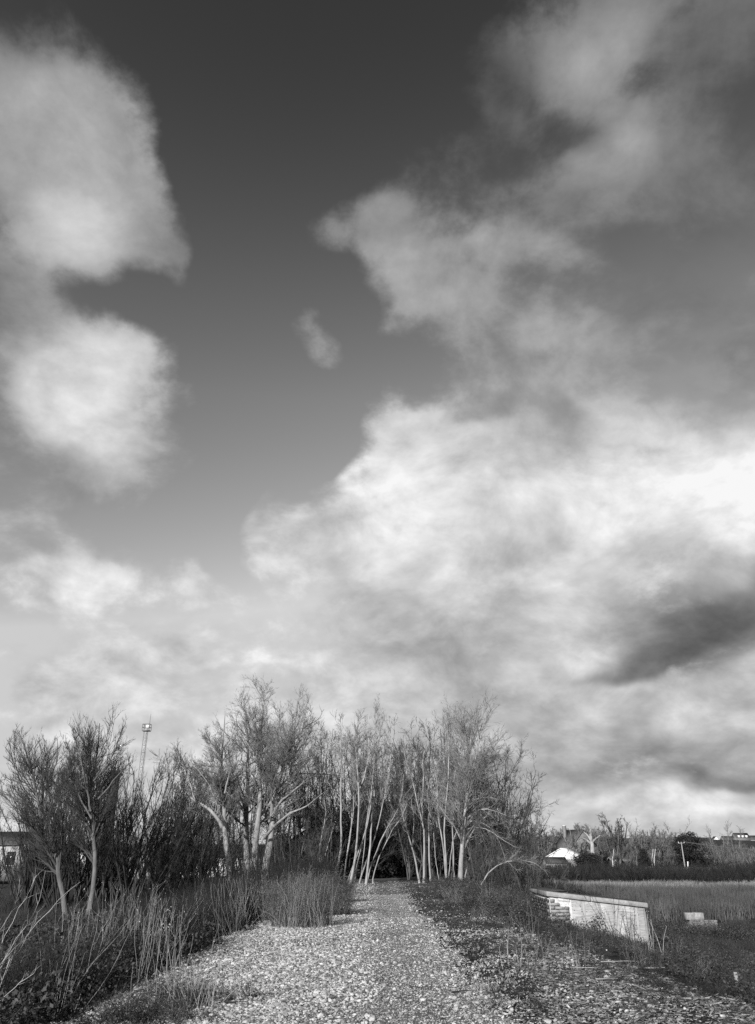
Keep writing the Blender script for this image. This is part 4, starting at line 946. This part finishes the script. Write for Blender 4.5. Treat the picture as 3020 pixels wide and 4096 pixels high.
# ------------------------------------------------------------------ the boarded bridge wall on the right
def wall():
    A = np.array((4.29, 21.0)); B = np.array((6.50, 20.6)); Cc = np.array((4.27, 23.2))
    u = (B - A) / np.linalg.norm(B - A); nrm = np.array((u[1], -u[0]))          # nrm points to the camera side
    if nrm[1] > 0: nrm = -nrm
    LW = float(np.linalg.norm(B - A)); v = (Cc - A) / np.linalg.norm(Cc - A); LR = float(np.linalg.norm(Cc - A))
    nv = np.array((-v[1], v[0]))
    t = thing('bridge_wall', 'low bridge wall with sloping concrete coping, brick end and weathered plywood boards', 'wall', (A[0], A[1], -.7))
    O = np.array((A[0], A[1], -.7))
    zt = lambda s: .56 - .22 * s / LW        # underside of the coping along the front
    def front(s, d, z): q = A + u * s + nrm * d; return (q[0] - O[0], q[1] - O[1], z - O[2])
    def side(s, d, z): q = A + v * s + nv * d; return (q[0] - O[0], q[1] - O[1], z - O[2])
    def slab(fn, s0, s1, d0, d1, zb0, zb1, zt0, zt1, m, name, lab=None, bv=.01, par=t):
        V = [fn(s0, d0, zb0), fn(s1, d0, zb1), fn(s1, d1, zb1), fn(s0, d1, zb0), fn(s0, d0, zt0), fn(s1, d0, zt1), fn(s1, d1, zt1), fn(s0, d1, zt0)]
        F = [(0, 1, 2, 3), (7, 6, 5, 4), (4, 5, 1, 0), (5, 6, 2, 1), (6, 7, 3, 2), (7, 4, 0, 3)]
        me = np_mesh(name, V, np.array(F), m)
        import bmesh
        bm = bmesh.new(); bm.from_mesh(me); bmesh.ops.recalc_face_normals(bm, faces=bm.faces); bm.to_mesh(me); bm.free()
        o = ob(name, me, par)
        if bv: bev(o, bv)
        if lab: o['label'] = lab
        return o
    # rubble core behind bricks and boards (mortar colour shows in the joints)
    slab(front, .0, LW - .06, -.45, -.003, -1.2, -1.2, zt(0) - .003, zt(LW) + .0, M['mortar'], 'core', bv=0)
    slab(side, .0, LR - .1, -.45, -.012, -1.0, -1.0, .557, .557, M['mortar'], 'core', bv=0)
    # coping: front in two stones, return in two
    slab(front, -.07, .98, -.5, .075, zt(-.07), zt(.98), zt(-.07) + .11, zt(.98) + .108, M['conc'], 'coping_stone', bv=.014)
    slab(front, .987, LW + .08, -.5, .07, zt(.987), zt(LW + .08), zt(.987) + .106, zt(LW) + .10, M['conc'], 'coping_stone', bv=.014)
    slab(side, .08, 1.2, -.5, .075, .562, .562, .67, .67, M['concd'], 'coping_stone', bv=.014)  # return coping in darker concrete: its shade is put into the colour
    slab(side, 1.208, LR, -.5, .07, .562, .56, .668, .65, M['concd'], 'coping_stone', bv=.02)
    slab(front, -.05, LW + .05, -.47, .03, zt(-.05) + .111, zt(LW + .05) + .104, zt(-.05) + .122, zt(LW + .05) + .114, M['top_shade'], 'top_shade', bv=.006)  # thin dark sheet added so the sunlit coping top looks unlit
    slab(side, .02, LR - .03, -.47, .03, .672, .672, .684, .68, M['top_shade'], 'top_shade', bv=.006)
    rb = np.random.default_rng(31)
    import bmesh
    def brick_mesh(w_, h_, d_, seed):
        r2 = np.random.default_rng(seed); V, F = box(0, w_, -d_, 0, 0, h_); V = V + r2.uniform(-.006, .006, V.shape)
        return np_mesh('brick', V, F, M['brick'])
    full = [brick_mesh(.212, .062, .04, k) for k in range(5)]; half = [brick_mesh(.10, .062, .04, 10 + k) for k in range(3)]
    shade_full = []
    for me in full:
        me2 = me.copy(); me2.materials.clear(); me2.materials.append(M['soot']); shade_full.append(me2)  # darker copies paint the return's shade into the brick colour
    def bricks(fn, s_end, ang, z0, top, broken, dk=False):
        nonlocal full
        keep_ = full
        if dk: full = shade_full
        row = 0; z = z0
        while z < .56:
            s = -.0 if row % 2 else -.108
            while s < s_end - .02:
                me = full[rb.integers(0, 5)]; w_ = .212; s1 = s
                if s < 0: me = half[rb.integers(0, 3)]; s1 = 0; w_ = .10
                elif s + .212 > s_end + .01: me = half[rb.integers(0, 3)]; w_ = .10
                if s1 + w_ <= s_end + .03 and z + .062 < top(s1 + w_ * .5) and not (broken and rb.random() < .07):
                    o = ob('brick', me, t); q = fn(s1 + .004, rb.uniform(-.012, .014) , z + rb.uniform(-.005, .005)); o.location = q
                    o.rotation_euler = (rb.normal(0, .015), rb.normal(0, .02), ang + rb.normal(0, .02))
                s += .224
            z += .075; row += 1
        full = keep_
    bricks(front, .50, math.atan2(u[1], u[0]), -.62, lambda s: zt(s) - .01 - (.09 if .17 < s < .5 else 0), True)
    # the return: the bricks run from the far end to the corner so that they face the path
    def side_r(s, d, z): return side(LR - .1 - s, d, z)
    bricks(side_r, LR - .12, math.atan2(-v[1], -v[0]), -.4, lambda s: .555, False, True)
    for s, ww in ((.35, .05), (.8, .09), (1.15, .1), (1.7, .07), (.2, .03)):
        slab(side, s, s + ww, .0, .022, -.25 + .1 * math.sin(s * 9), -.28, .48, .46, M['plaster'], 'lime_streak', bv=.006)
    slab(front, .20, .48, -.01, .022, zt(.2) - .075, zt(.48) - .072, zt(.2) - .012, zt(.48) - .012, M['mortar'], 'mortar_patch', bv=.006)
    # plywood sheets
    ed = [.515, .83, 1.20, 1.53, LW - .035]
    for k in range(4):
        s0, s1 = ed[k] + .003, ed[k + 1] - .003; off = .006 * (k % 2)
        o = slab(front, s0, s1, -.008 + off, .012 + off, -1.15, -1.15, zt(s0) - .02, zt(s1) - .02, M['ply'], 'plywood_board', bv=.002)
    for s in (.58, .74, .86, 1.16, 1.24, 1.50, 1.57, 1.98, 2.07):
        for z in (.33, .12, -.06, -.2, -.45):
            r2 = .011; c = front(s + rb.uniform(-.012, .012), .0215, z - .08 * s + rb.uniform(-.03, .03))
            th = np.arange(6) * TAU / 6
            V = [(c[0] + u[0] * r2 * math.cos(a) + nrm[0] * dd, c[1] + u[1] * r2 * math.cos(a) + nrm[1] * dd, c[2] + r2 * math.sin(a)) for dd in (-.006, .003) for a in th]
            F = np.array([(i, (i + 1) % 6, 6 + (i + 1) % 6, 6 + i) for i in range(6)]); T = np.array([(6, 6 + i, 7 + i) for i in range(1, 5)])
            ob('screw_head', np_mesh('screw', V, [F, T], M['nail']), t)
    # battens behind the seams, seen as pale vertical strips
    for s in (.78, 1.555, 2.02):
        slab(front, s, s + .055, .0185, .026, -1.0, -1.0, zt(s) - .04, zt(s) - .04, M['batten'], 'batten', bv=.002)
    slab(front, LW - .032, LW + .0, -.4, .005, -1.2, -1.2, zt(LW) - .004, zt(LW) - .004, M['brick'], 'end_pier', bv=.006)
wall()

# the smaller block lower down the bank
def block():
    Yb = 50
    x0 = at(1504, 2010, Yb)[0]; x1 = at(1541, 2010, Yb)[0]; x2 = at(1567, 2010, Yb)[0]
    zt = at(1520, 1997.5, Yb)[2]; zm = at(1520, 2013.5, Yb)[2]; g = g1((x0 + x2) / 2, Yb) - .4
    t = thing('concrete_block', 'small pale concrete block on a wider stub of wall, low on the right bank', 'block', (x0, Yb, g))
    def bx(n, a, b_, c, d, e, f, m, bv=.012):
        V, F = box(a - x0, b_ - x0, c - Yb, d - Yb, e - g, f - g); rr_ = np.random.default_rng(int(abs(a * 97) + 3)); V = V + rr_.uniform(-.008, .008, V.shape)
        return bev(ob(n, np_mesh(n, V, F, m), t), bv)
    xm = x0 + (x1 - x0) * .47
    bx('capstone', x0, xm, Yb, Yb + .5, zm + .01, zt, M['conc']); bx('capstone', xm + .008, x1, Yb, Yb + .5, zm + .01, zt + .005, M['conc'])
    h = (zm - g - .02)
    bx('wall_stub', x0 + .12, x2 + .02, Yb + .02, Yb + .5, g, zm, M['concd'])
    rb = np.random.default_rng(4)
    for r_ in range(3):
        for c_ in range(8):
            xx = x0 + .14 + c_ * .2 + (r_ % 2) * .08; zz = zm - .08 - r_ * .078
            if xx + .18 < x2 + .04 + r_ * .015: bx('brick', xx, xx + .185, Yb - .01, Yb + .019, zz, zz + .064, M['brick'] if rb.random() < .3 else M['concd'], .004)
block()

def post(name, label, p0, p1, w_, m, cat='post'):
    p0, p1 = np.array(p0, float), np.array(p1, float); t = (p1 - p0)
    V, F = box(-w_ / 2, w_ / 2, -w_ / 2, w_ / 2, 0, 1); V = np.stack([V[:, 0] + V[:, 2] * t[0], V[:, 1] + V[:, 2] * t[1], V[:, 2] * t[2]], -1)
    o = bev(ob(name, np_mesh(name, V, F, m), label=label, category=cat), w_ * .08); o.location = p0
    return o
Yp = 17.0; a = at(1616, 2175, Yp); b_ = at(1608.5, 2127, Yp)
post('wooden_post', 'short weathered wooden post leaning left on the right bank', (a[0], a[1], min(a[2], g1(a[0], a[1]) - .1)), b_, .055, M['timber'])
Yp = 69.; a = at(1643, 1999, Yp); post('white_stake', 'thin white stake at the edge of the reed bed, far right', (a[0], a[1], g1(a[0], Yp) - .1), at(1643, 1986, Yp), .06, M['white'], 'stake')
Yp = 150.; a = at(1258, 1911, Yp); post('white_stake', 'small white stake leaning in the far field before the white gabled house', (a[0], a[1], g1(a[0], Yp) - .1), at(1255.5, 1900, Yp), .22, M['white'], 'stake')

# ------------------------------------------------------------------ buildings
def mk(name, V, F, m, par, bv=0):
    o = ob(name, np_mesh(name, V, F, m), par)
    return bev(o, bv) if bv else o
def house(name, label, cx, cy, w_, d_, h, rh, rz, wm, rm, wins=(), ridge='x', chimney=None, base=None, overhang=.3, group=None, gable_m=None):
    g = (g1(cx, cy) if base is None else base) - .5
    t = thing(name, label, 'house', (cx, cy, g), group); t.rotation_euler = (0, 0, rz); h += .5
    V, F = box(-w_ / 2, w_ / 2, -d_ / 2, d_ / 2, 0, h); mk('wall', V, F, wm, t)
    q = overhang
    if ridge == 'x':
        L_, W_ = w_ / 2 + q, d_ / 2 + q; f = lambda a, b, c: (a, b, c)
        gl, gw = w_ / 2, d_ / 2
    else:
        L_, W_ = d_ / 2 + q, w_ / 2 + q; f = lambda a, b, c: (b, a, c)
        gl, gw = d_ / 2, w_ / 2
    for s in (-1, 1):     # gable ends
        V = [f(s * gl, -gw, h), f(s * gl, gw, h), f(s * gl, 0, h + rh), f(s * (gl - .2), -gw, h), f(s * (gl - .2), gw, h), f(s * (gl - .2), 0, h + rh)]
        mk('gable', V, [np.array([(0, 1, 4, 3), (1, 2, 5, 4), (2, 0, 3, 5)]), np.array([(0, 2, 1), (3, 4, 5)])], gable_m or wm, t)
    zr = q * rh / gw
    for s in (-1, 1):     # two roof slopes with thickness
        V = [f(-L_, s * W_, h - zr + .02), f(L_, s * W_, h - zr + .02), f(L_, 0, h + rh + .02), f(-L_, 0, h + rh + .02)]
        V = V + [(x, y, z + .18) for x, y, z in V]
        mk('roof_slope', V, np.array([(0, 1, 2, 3), (4, 5, 6, 7), (0, 1, 5, 4), (1, 2, 6, 5), (2, 3, 7, 6), (3, 0, 4, 7)]), rm, t)
    for (face, a, b, ww, hh) in wins:      # face: 'f' front (-y), 'l' left (-x), 'r' right; a along, b sill height
        b += .5
        if face == 'f': V, F = box(a - ww / 2, a + ww / 2, -d_ / 2 - .03, -d_ / 2 + .05, b, b + hh); V2, F2 = box(a - ww / 2 - .07, a + ww / 2 + .07, -d_ / 2 - .08, -d_ / 2 + .04, b - .1, b - .003)
        elif face == 'l': V, F = box(-w_ / 2 - .03, -w_ / 2 + .05, a - ww / 2, a + ww / 2, b, b + hh); V2, F2 = box(-w_ / 2 - .08, -w_ / 2 + .04, a - ww / 2 - .07, a + ww / 2 + .07, b - .1, b - .003)
        else: V, F = box(w_ / 2 - .05, w_ / 2 + .03, a - ww / 2, a + ww / 2, b, b + hh); V2, F2 = box(w_ / 2 - .04, w_ / 2 + .08, a - ww / 2 - .07, a + ww / 2 + .07, b - .1, b - .003)
        wn = mk('window', V, F, M['glass'], t); mk('sill', V2, F2, M['white'], wn)
    if chimney:
        V, F = box(chimney[0] - .4, chimney[0] + .4, chimney[1] - .4, chimney[1] + .4, h, h + rh + 1.2)
        c = mk('chimney', V, F, M['brick'], t); V, F = box(chimney[0] - .48, chimney[0] + .48, chimney[1] - .48, chimney[1] + .48, h + rh + 1.203, h + rh + 1.35); mk('chimney_cap', V, F, M['white'], c)
    return t
# white house at the left edge
xh = float(at(20, 1850, 88)[0])
house('white_house', 'white walled house with tiled roof and dark openings at the far left edge', xh - 4.6, 91, 11.5, 8, 3.0, 1.15, .06, M['white'], M['roof'], (('f', 3.0, 1.0, 1.2, 1.6), ('f', 5.1, 1.0, .9, 1.3)), chimney=None, base=-.8)
t = thing('long_building', 'long low pale building glimpsed behind the dark shrubs', 'building', (float(at(330, 1850, 100)[0]), 100, -2))
for k, (a, b) in enumerate(((-12, -5), (-4.6, 4), (4.4, 13))):
    V, F = box(a, b, -3, 3, 0, 3.5 - .3 * k); mk('wall', V, F, M['white'] if k != 1 else M['greyw'], t)
    V, F = box(a - .2, b + .15, -3.3, 3.3, 3.503 - .3 * k, 3.75 - .3 * k); mk('roof', V, F, M['roofd'], t)
    for q in np.arange(a + 1, b - 1, 2.2):
        V, F = box(q, q + 1.1, -3.04, -2.95, 1.9, 3.1); mk('window', V, F, M['glass'], t)
# brick chimney
Yc = 95; c = at(252, 1700, Yc); ztop = float(at(256, 1686, Yc)[2]); gc = g1(c[0], Yc) - .3
t = thing('brick_chimney', 'tall square soot-dark brick chimney behind the second willow', 'chimney', (c[0], Yc, gc))
V, F = box(-.62, .62, -.62, .62, 0, 3.0); mk('plinth', V, F, M['soot'], t, .02)
V, F = box(-.48, .48, -.48, .48, 3.003, ztop - gc - .5); V[4:, :2] *= .93; mk('shaft', V, F, M['soot'], t, .01)
V, F = box(-.56, .56, -.56, .56, ztop - gc - .497, ztop - gc); mk('cap', V, F, M['soot'], t, .02)
for q in (-.2, .2):
    th = np.arange(9) * TAU / 8
    P = np.array([[(q, 0, ztop - gc - .02), (q, 0, ztop - gc + .45)]]); mk('chimney_pot', *tubes(P, np.array([[.13, .11]]), 8), M['brick'], t)
# roof corner with aerial under the mast
c = at(298, 1735, 98); g = g1(c[0], 98) - .2
house('dark_house', 'dark roofed house mostly hidden by the shrubs below the mast', float(c[0]), 104, 5, 5, 2.6, 1.3, .2, M['soot'], M['roofd'], (('f', -2, 1, 1.2, 1.3), ('f', 2, 1, 1.2, 1.3)), base=-2.2, chimney=(1, 0))
# lattice mast
Ym = 150; c = at(308, 1700, Ym); zt = float(at(310, 1585, Ym)[2]); g = g1(c[0], Ym) - .3; H = zt - g
t = thing('lattice_mast', 'slender steel lattice mast with small platform and rod at its top', 'mast', (c[0], Ym, g))
cor = [(-.45, -.3), (.45, -.3), (0, .5)]
for (a, b) in cor: mk('mast_leg', *tubes(np.array([[(a, b, 0), (a * .85, b * .85, H)]]), np.array([[.045, .04]]), 6), M['steel'], t)
k = 0; z = .5
while z < H - 1.4:
    for i in range(3):
        a, b = cor[i], cor[(i + 1) % 3]
        p = [(a[0] * .95, a[1] * .95, z), (b[0] * .95, b[1] * .95, z)]; q = [(a[0] * .95, a[1] * .95, z), (b[0] * .93, b[1] * .93, z + 1.3)]
        mk('brace', *merge([tubes(np.array([p]), np.full((1, 2), .02), 4), tubes(np.array([q]), np.full((1, 2), .02), 4)]), M['steel'], t)
    z += 1.35
V, F = box(-.7, .7, -.6, .6, H - 1.3, H - 1.15); mk('platform', V, F, M['steel'], t)
for (a, b) in ((-.7, -.6), (.7, -.6), (.7, .6), (-.7, .6)): mk('rail_post', *tubes(np.array([[(a, b, H - 1.15), (a, b, H)]]), np.full((1, 2), .05), 4), M['steel'], t)
for za in (H - .6, H): mk('rail', *tubes(np.array([[(-.7, -.6, za), (.7, -.6, za), (.7, .6, za), (-.7, .6, za), (-.7, -.6, za)]]), np.full((1, 5), .045), 4), M['steel'], t)
V, F = box(.1, .65, -.75, -.55, H - .8, H - .2); mk('antenna_box', V, F, M['white'], t)
mk('rod', *tubes(np.array([[(.6, -.5, H - .5), (.62, -.5, H + 1.9)]]), np.array([[.05, .03]]), 4), M['steel'], t)

# white gabled building across the field: its pale roof slope faces left
Yw = 205; c = at(1246, 1878, Yw)
house('white_barn', 'bright white low-gabled building across the field, left of the round dark bush', float(c[0]), Yw + 3, 9.5, 11, 2.6, 2.4, -.45, M['greyw'], M['white'], (('f', 1.6, 1.0, 1.2, 1.0), ('f', -2, .8, 1.4, 1.0), ('l', -3, .9, 1.1, 1.0)), ridge='y', base=-3, gable_m=M['white'])
house('brown_house', 'dull pointed gable house just behind the white building', float(at(1266, 1860, 235)[0]), 238, 9, 9, 4.5, 4.5, .35, M['brick'], M['roof'], (('f', 0, 3, 1, 1.2),), ridge='y', base=-2.0, chimney=(-2, 2))
house('garden_shed', 'low dark shed at the left side of the white building', float(at(1212, 1880, 200)[0]), 200, 5, 4, 2.0, 1.0, .1, M['timber'], M['roofd'], (), base=-3)
house('garden_shed', 'small pale-roofed shed among the far trees, right of the round bush', float(at(1352, 1868, 215)[0]), 215, 4.5, 4, 2.2, .7, 0, M['soot'], M['timber'], (), base=-3)
# terrace on the slope behind, with white walls below dark roofs
for k, (px, lab) in enumerate(((1205, 'terrace house with pale wall under a dark roof, left of the white building'), (1240, 'terrace terrace house, right above the white building'))):
    xx = float(at(px, 1850, 420)[0])
    house('terrace_house', lab, xx, 420, 15, 9, 2.9, 1.8, .05, M['white'], M['roofd'], (('f', -3, 2.2, 1.6, 1.2), ('f', 1, 2.2, 1.6, 1.2), ('f', 4, 2.2, 1, 1.2)), base=float(at(px, 1853, 420)[2]), group='terrace houses on the far slope')
# houses on the skyline at the right
for k, (px, py, Yh, w_, d_, h, rh, rid, rz, lab) in enumerate((
        (1478, 1838, 460, 18, 9, 3.2, 4.2, 'x', .1, 'dark roofed house at the left end of the skyline row'),
        (1510, 1839, 455, 20, 9, 3.2, 4.0, 'x', 0, 'long roofed house with white walls, second on the skyline'),
        (1540, 1839, 450, 16, 9, 3.4, 3.6, 'x', -.05, 'white walled skyline house with a long brown roof'),
        (1565, 1838, 445, 9, 9, 3.4, 4.6, 'y', -.1, 'skyline house showing one bright white gable'),
        (1597, 1838, 450, 17, 9, 4.4, 4.0, 'x', .05, 'skyline house right of the white gable'),
        (1622, 1838, 430, 15, 9, 6.8, 4.2, 'x', .1, 'tall skyline house with a row of bright dormers'),
        (1650, 1838, 450, 14, 9, 5.0, 4.0, 'x', 0, 'last skyline house cut by the right edge'))):
    Yh *= 1.95; c = at(px, py, Yh); base = float(at(px, 1848.5, Yh)[2])
    t = house('skyline_house', lab, float(c[0]), Yh, w_, d_, h, rh, rz, M['white'] if k in (1, 2, 3) else M['brick'], M['roofd'], [('f', q, 1.0, 1.4, 1.3) for q in np.arange(-w_ / 2 + 2, w_ / 2 - 1, 3.2)], ridge=rid, base=base, group='houses on the skyline')
    if k == 5:
        for q in (-4, 0, 4):
            V, F = box(q - 1, q + 1, -4.7, -2.2, 7.3, 9.3); mk('dormer', V, F, M['white'], t)

# pole and wire
Ypl = 200; c = at(1499, 1898, Ypl); top = at(1499, 1842, Ypl); g = g1(c[0], Ypl) - .3
t = thing('telegraph_pole', 'thin pole in front of the tall dark round tree, holding the wire', 'pole', (c[0], Ypl, g))
mk('shaft', *tubes(np.array([[(0, 0, 0), (0, 0, top[2] - g)]]), np.array([[.16, .12]]), 8), M['timber'], t)
V, F = box(-.8, .8, -.06, .06, top[2] - g - .35, top[2] - g - .22); mk('crossarm', V, F, M['timber'], t)
for q in (-.7, .7): mk('insulator', *tubes(np.array([[(q, 0, top[2] - g - .22), (q, 0, top[2] - g + .05)]]), np.array([[.08, .05]]), 6), M['white'], t)
p0 = np.array((c[0] + .7, Ypl, top[2] + .02)); p1 = at(1760, 1862, 150)
s = np.linspace(0, 1, 30)[:, None]; P = p0 * (1 - s) + p1 * s; P[:, 2] -= (4 * s * (1 - s))[:, 0] * .5
ob('overhead_wire', np_mesh('wire', *tubes(P[None], np.full((1, 30), .06), 5), M['steel']), label='single bright wire running from the pole to the right edge', category='wire')
post('low_post', 'small post with pale insulators at the foot of the tall dark round tree', (float(at(1504, 1898, 190)[0]), 190, -3.1), (float(at(1504, 1880, 190)[0]), 190, float(at(1504, 1885, 190)[2])), .2, M['white'])

# ------------------------------------------------------------------ far trees
FT = [thicket_mesh(800 + k, 11, M['far'], n=12, spread=.35 + .08 * k, fat=4.5, lv=(14, 7, 4, .2)) for k in range(3)]
FP = [thicket_mesh(820 + k, 11, M['twig'], n=3, spread=.5, fat=2.4, lv=(16, 6, 4, .4)) for k in range(2)]
rf = np.random.default_rng(17)
def far(px, topy, Y, grp, lab, kind='t', nm='far_tree'):
    x = float(at(px, 1850, Y)[0]); g = g1(x, Y); h = float(at(px, topy, Y)[2]) - g; s = h / 10.5
    mm = (FT if kind == 't' else FP)[rf.integers(0, 3 if kind == 't' else 2)]
    bush(nm, lab, 'tree', mm, (x, Y, g), (s * rf.uniform(1.0, 1.25), s * 1.1, s), float(rf.uniform(0, TAU)), grp, 'trunk')
LT = 'bare brown tree in the belt of trees beyond the field'
skyline = [(1180, 1812), (1195, 1818), (1212, 1815), (1228, 1816), (1245, 1812), (1262, 1808), (1280, 1808), (1298, 1812), (1315, 1815), (1332, 1822), (1368, 1825), (1385, 1826), (1402, 1822), (1420, 1815), (1440, 1818), (1455, 1818), (1472, 1826), (1535, 1838), (1550, 1846), (1570, 1848), (1590, 1850), (1610, 1848), (1632, 1850), (1650, 1852), (1160, 1815), (1140, 1820), (1120, 1815)]
skyline += [(px + 9, ty + 3) for px, ty in skyline if px > 1170]
for k, (px, ty) in enumerate(skyline):
    far(px, ty, 245 + rf.uniform(-12, 12), 'belt of trees beyond the field', LT)
for k in range(30):
    px = 1290 + k * 13 + rf.uniform(-5, 5); far(px, 1862 + rf.uniform(-10, 12), 218 + rf.uniform(-8, 8), 'low trees along the field edge', 'low brown thicket tree at the far edge of the field', nm='thicket_tree')
for k in range(7):
    far(1165 + k * 8, 1866 + rf.uniform(-6, 6), 212, 'low trees left of the white building', 'low tree on the field edge left of the white building', nm='thicket_tree')
for px, ty, Y, lab in ((1350, 1788, 222, 'tall narrow bare tree standing highest over the belt beyond the field'), (1385, 1796, 240, 'rounded bare tree right of the tall narrow one'), (1490, 1790, 238, 'wide airy bare tree rising behind the tall dark round tree'), (1410, 1806, 250, 'small bare crown between the rounded tree and the airy tree')):
    far(px, ty, Y, None, lab, 't' if px in (1350,) else 'p')
for px, ty in ((1560, 1805), (1582, 1800), (1605, 1812)):
    far(px, ty, 300, 'pale thin trees in front of the skyline houses', 'pale airy tree standing before the skyline houses', 'p')
# dead pale tree with forked limbs
Yd = 210
md = [line([(1297, 1872), (1296, 1850), (1294, 1838), (1292, 1825)], Yd, rf, .1, True, r=(.85, .35))]
fd = [line(l, Yd, rf, .5, False, r=(r0, .12)) for l, r0 in (([(1294, 1846), (1283, 1838), (1272, 1832)], .35), ([(1294, 1840), (1286, 1828), (1277, 1820)], .35), ([(1296, 1842), (1305, 1834), (1313, 1828)], .3), ([(1293, 1826), (1292, 1815), (1290, 1808)], .25))]
tree('pale_dead_tree', 'pale stout tree with a forked trunk right of the white building', 'tree', md, fd, [dict(count=10, t0=.4, t1=1, ang=(.3, .8), lr=.4, K=4, wander=.12, up=.05, rr=.5, rmin=.04), dict(count=4, t0=.2, t1=1, ang=(.3, .8), lr=.5, K=3, wander=.12, up=.05, rr=.5, rmin=.03)], M['birch'], M['twig'], seed=900, sides=6)
for q, (px, t_) in enumerate(((1427, 'left'), (1432, 'right'), (1506, 'far right'), (1341, 'far left'))):
    mm = [line([(px, 1893), (px - 1, 1880), (px + 1, 1868), (px + 2, 1858)], 208, rf, .1, True, r=(.10, .04))]
    tree('birch_tree', 'tiny white birch trunk at the far field edge, ' + {'left': 'left one of the close pair', 'right': 'right one of the close pair', 'far right': 'beside the telegraph pole', 'far left': 'near the small pale-roofed shed'}[t_], 'tree', mm, [], [dict(count=14, t0=.3, t1=1, ang=(.3, .7), lr=.3, K=3, wander=.1, up=.1, rr=.5, rmin=.03)], M['white'], M['twig'], seed=910 + q, sides=5)
# evergreens: tall round conifer, round bush, small pointed one
def conifer(name, label, px, topy, basey, Y, wd, seed, round_=True):
    rng = np.random.default_rng(seed); x = float(at(px, 1850, Y)[0]); g = g1(x, Y); h = float(at(px, topy, Y)[2]) - g
    t = thing(name, label, 'tree', (x, Y, g))
    ob('trunk', np_mesh('trunk', *tubes(np.array([[(0, 0, -.3), (.1, 0, h * .5), (0, 0, h * .9)]]), np.array([[.3, .2, .05]]), 7), M['dark'], True), t)
    nb = 130; z = h * (.12 + .86 * rng.random(nb)); prof = (np.sqrt(np.clip(1 - ((z / h - .42) / .58) ** 2, 0, 1)) if round_ else (1 - z / h)) * wd
    a = rng.uniform(0, TAU, nb); rr_ = prof * rng.uniform(.35, .95, nb)
    cen = np.stack([rr_ * np.cos(a), rr_ * np.sin(a), z], -1)
    cc = np.repeat(cen, 60, 0) + rng.normal(0, 1, (nb * 60, 3)) * np.array([.55, .55, .3]) * wd / 4
    ob('foliage', np_mesh('foliage', *leaves(rng, cc, .2 * wd / 4), M['ever']), t, kind='stuff')
conifer('conifer', 'tall dark rounded evergreen standing out beyond the field on the right', 1507, 1824, 1893, 205, 4.6, 1)
conifer('evergreen_bush', 'low round dark evergreen right beside the white building', 1282, 1868, 1895, 200, 3.6, 2)
conifer('conifer', 'small dark pointed evergreen in the middle of the far belt', 1405, 1858, 1893, 207, 2.6, 3, False)
print('TRIS', sum(len(m.polygons) * 2 for m in bpy.data.meshes), 'OBJ', len(bpy.data.objects))
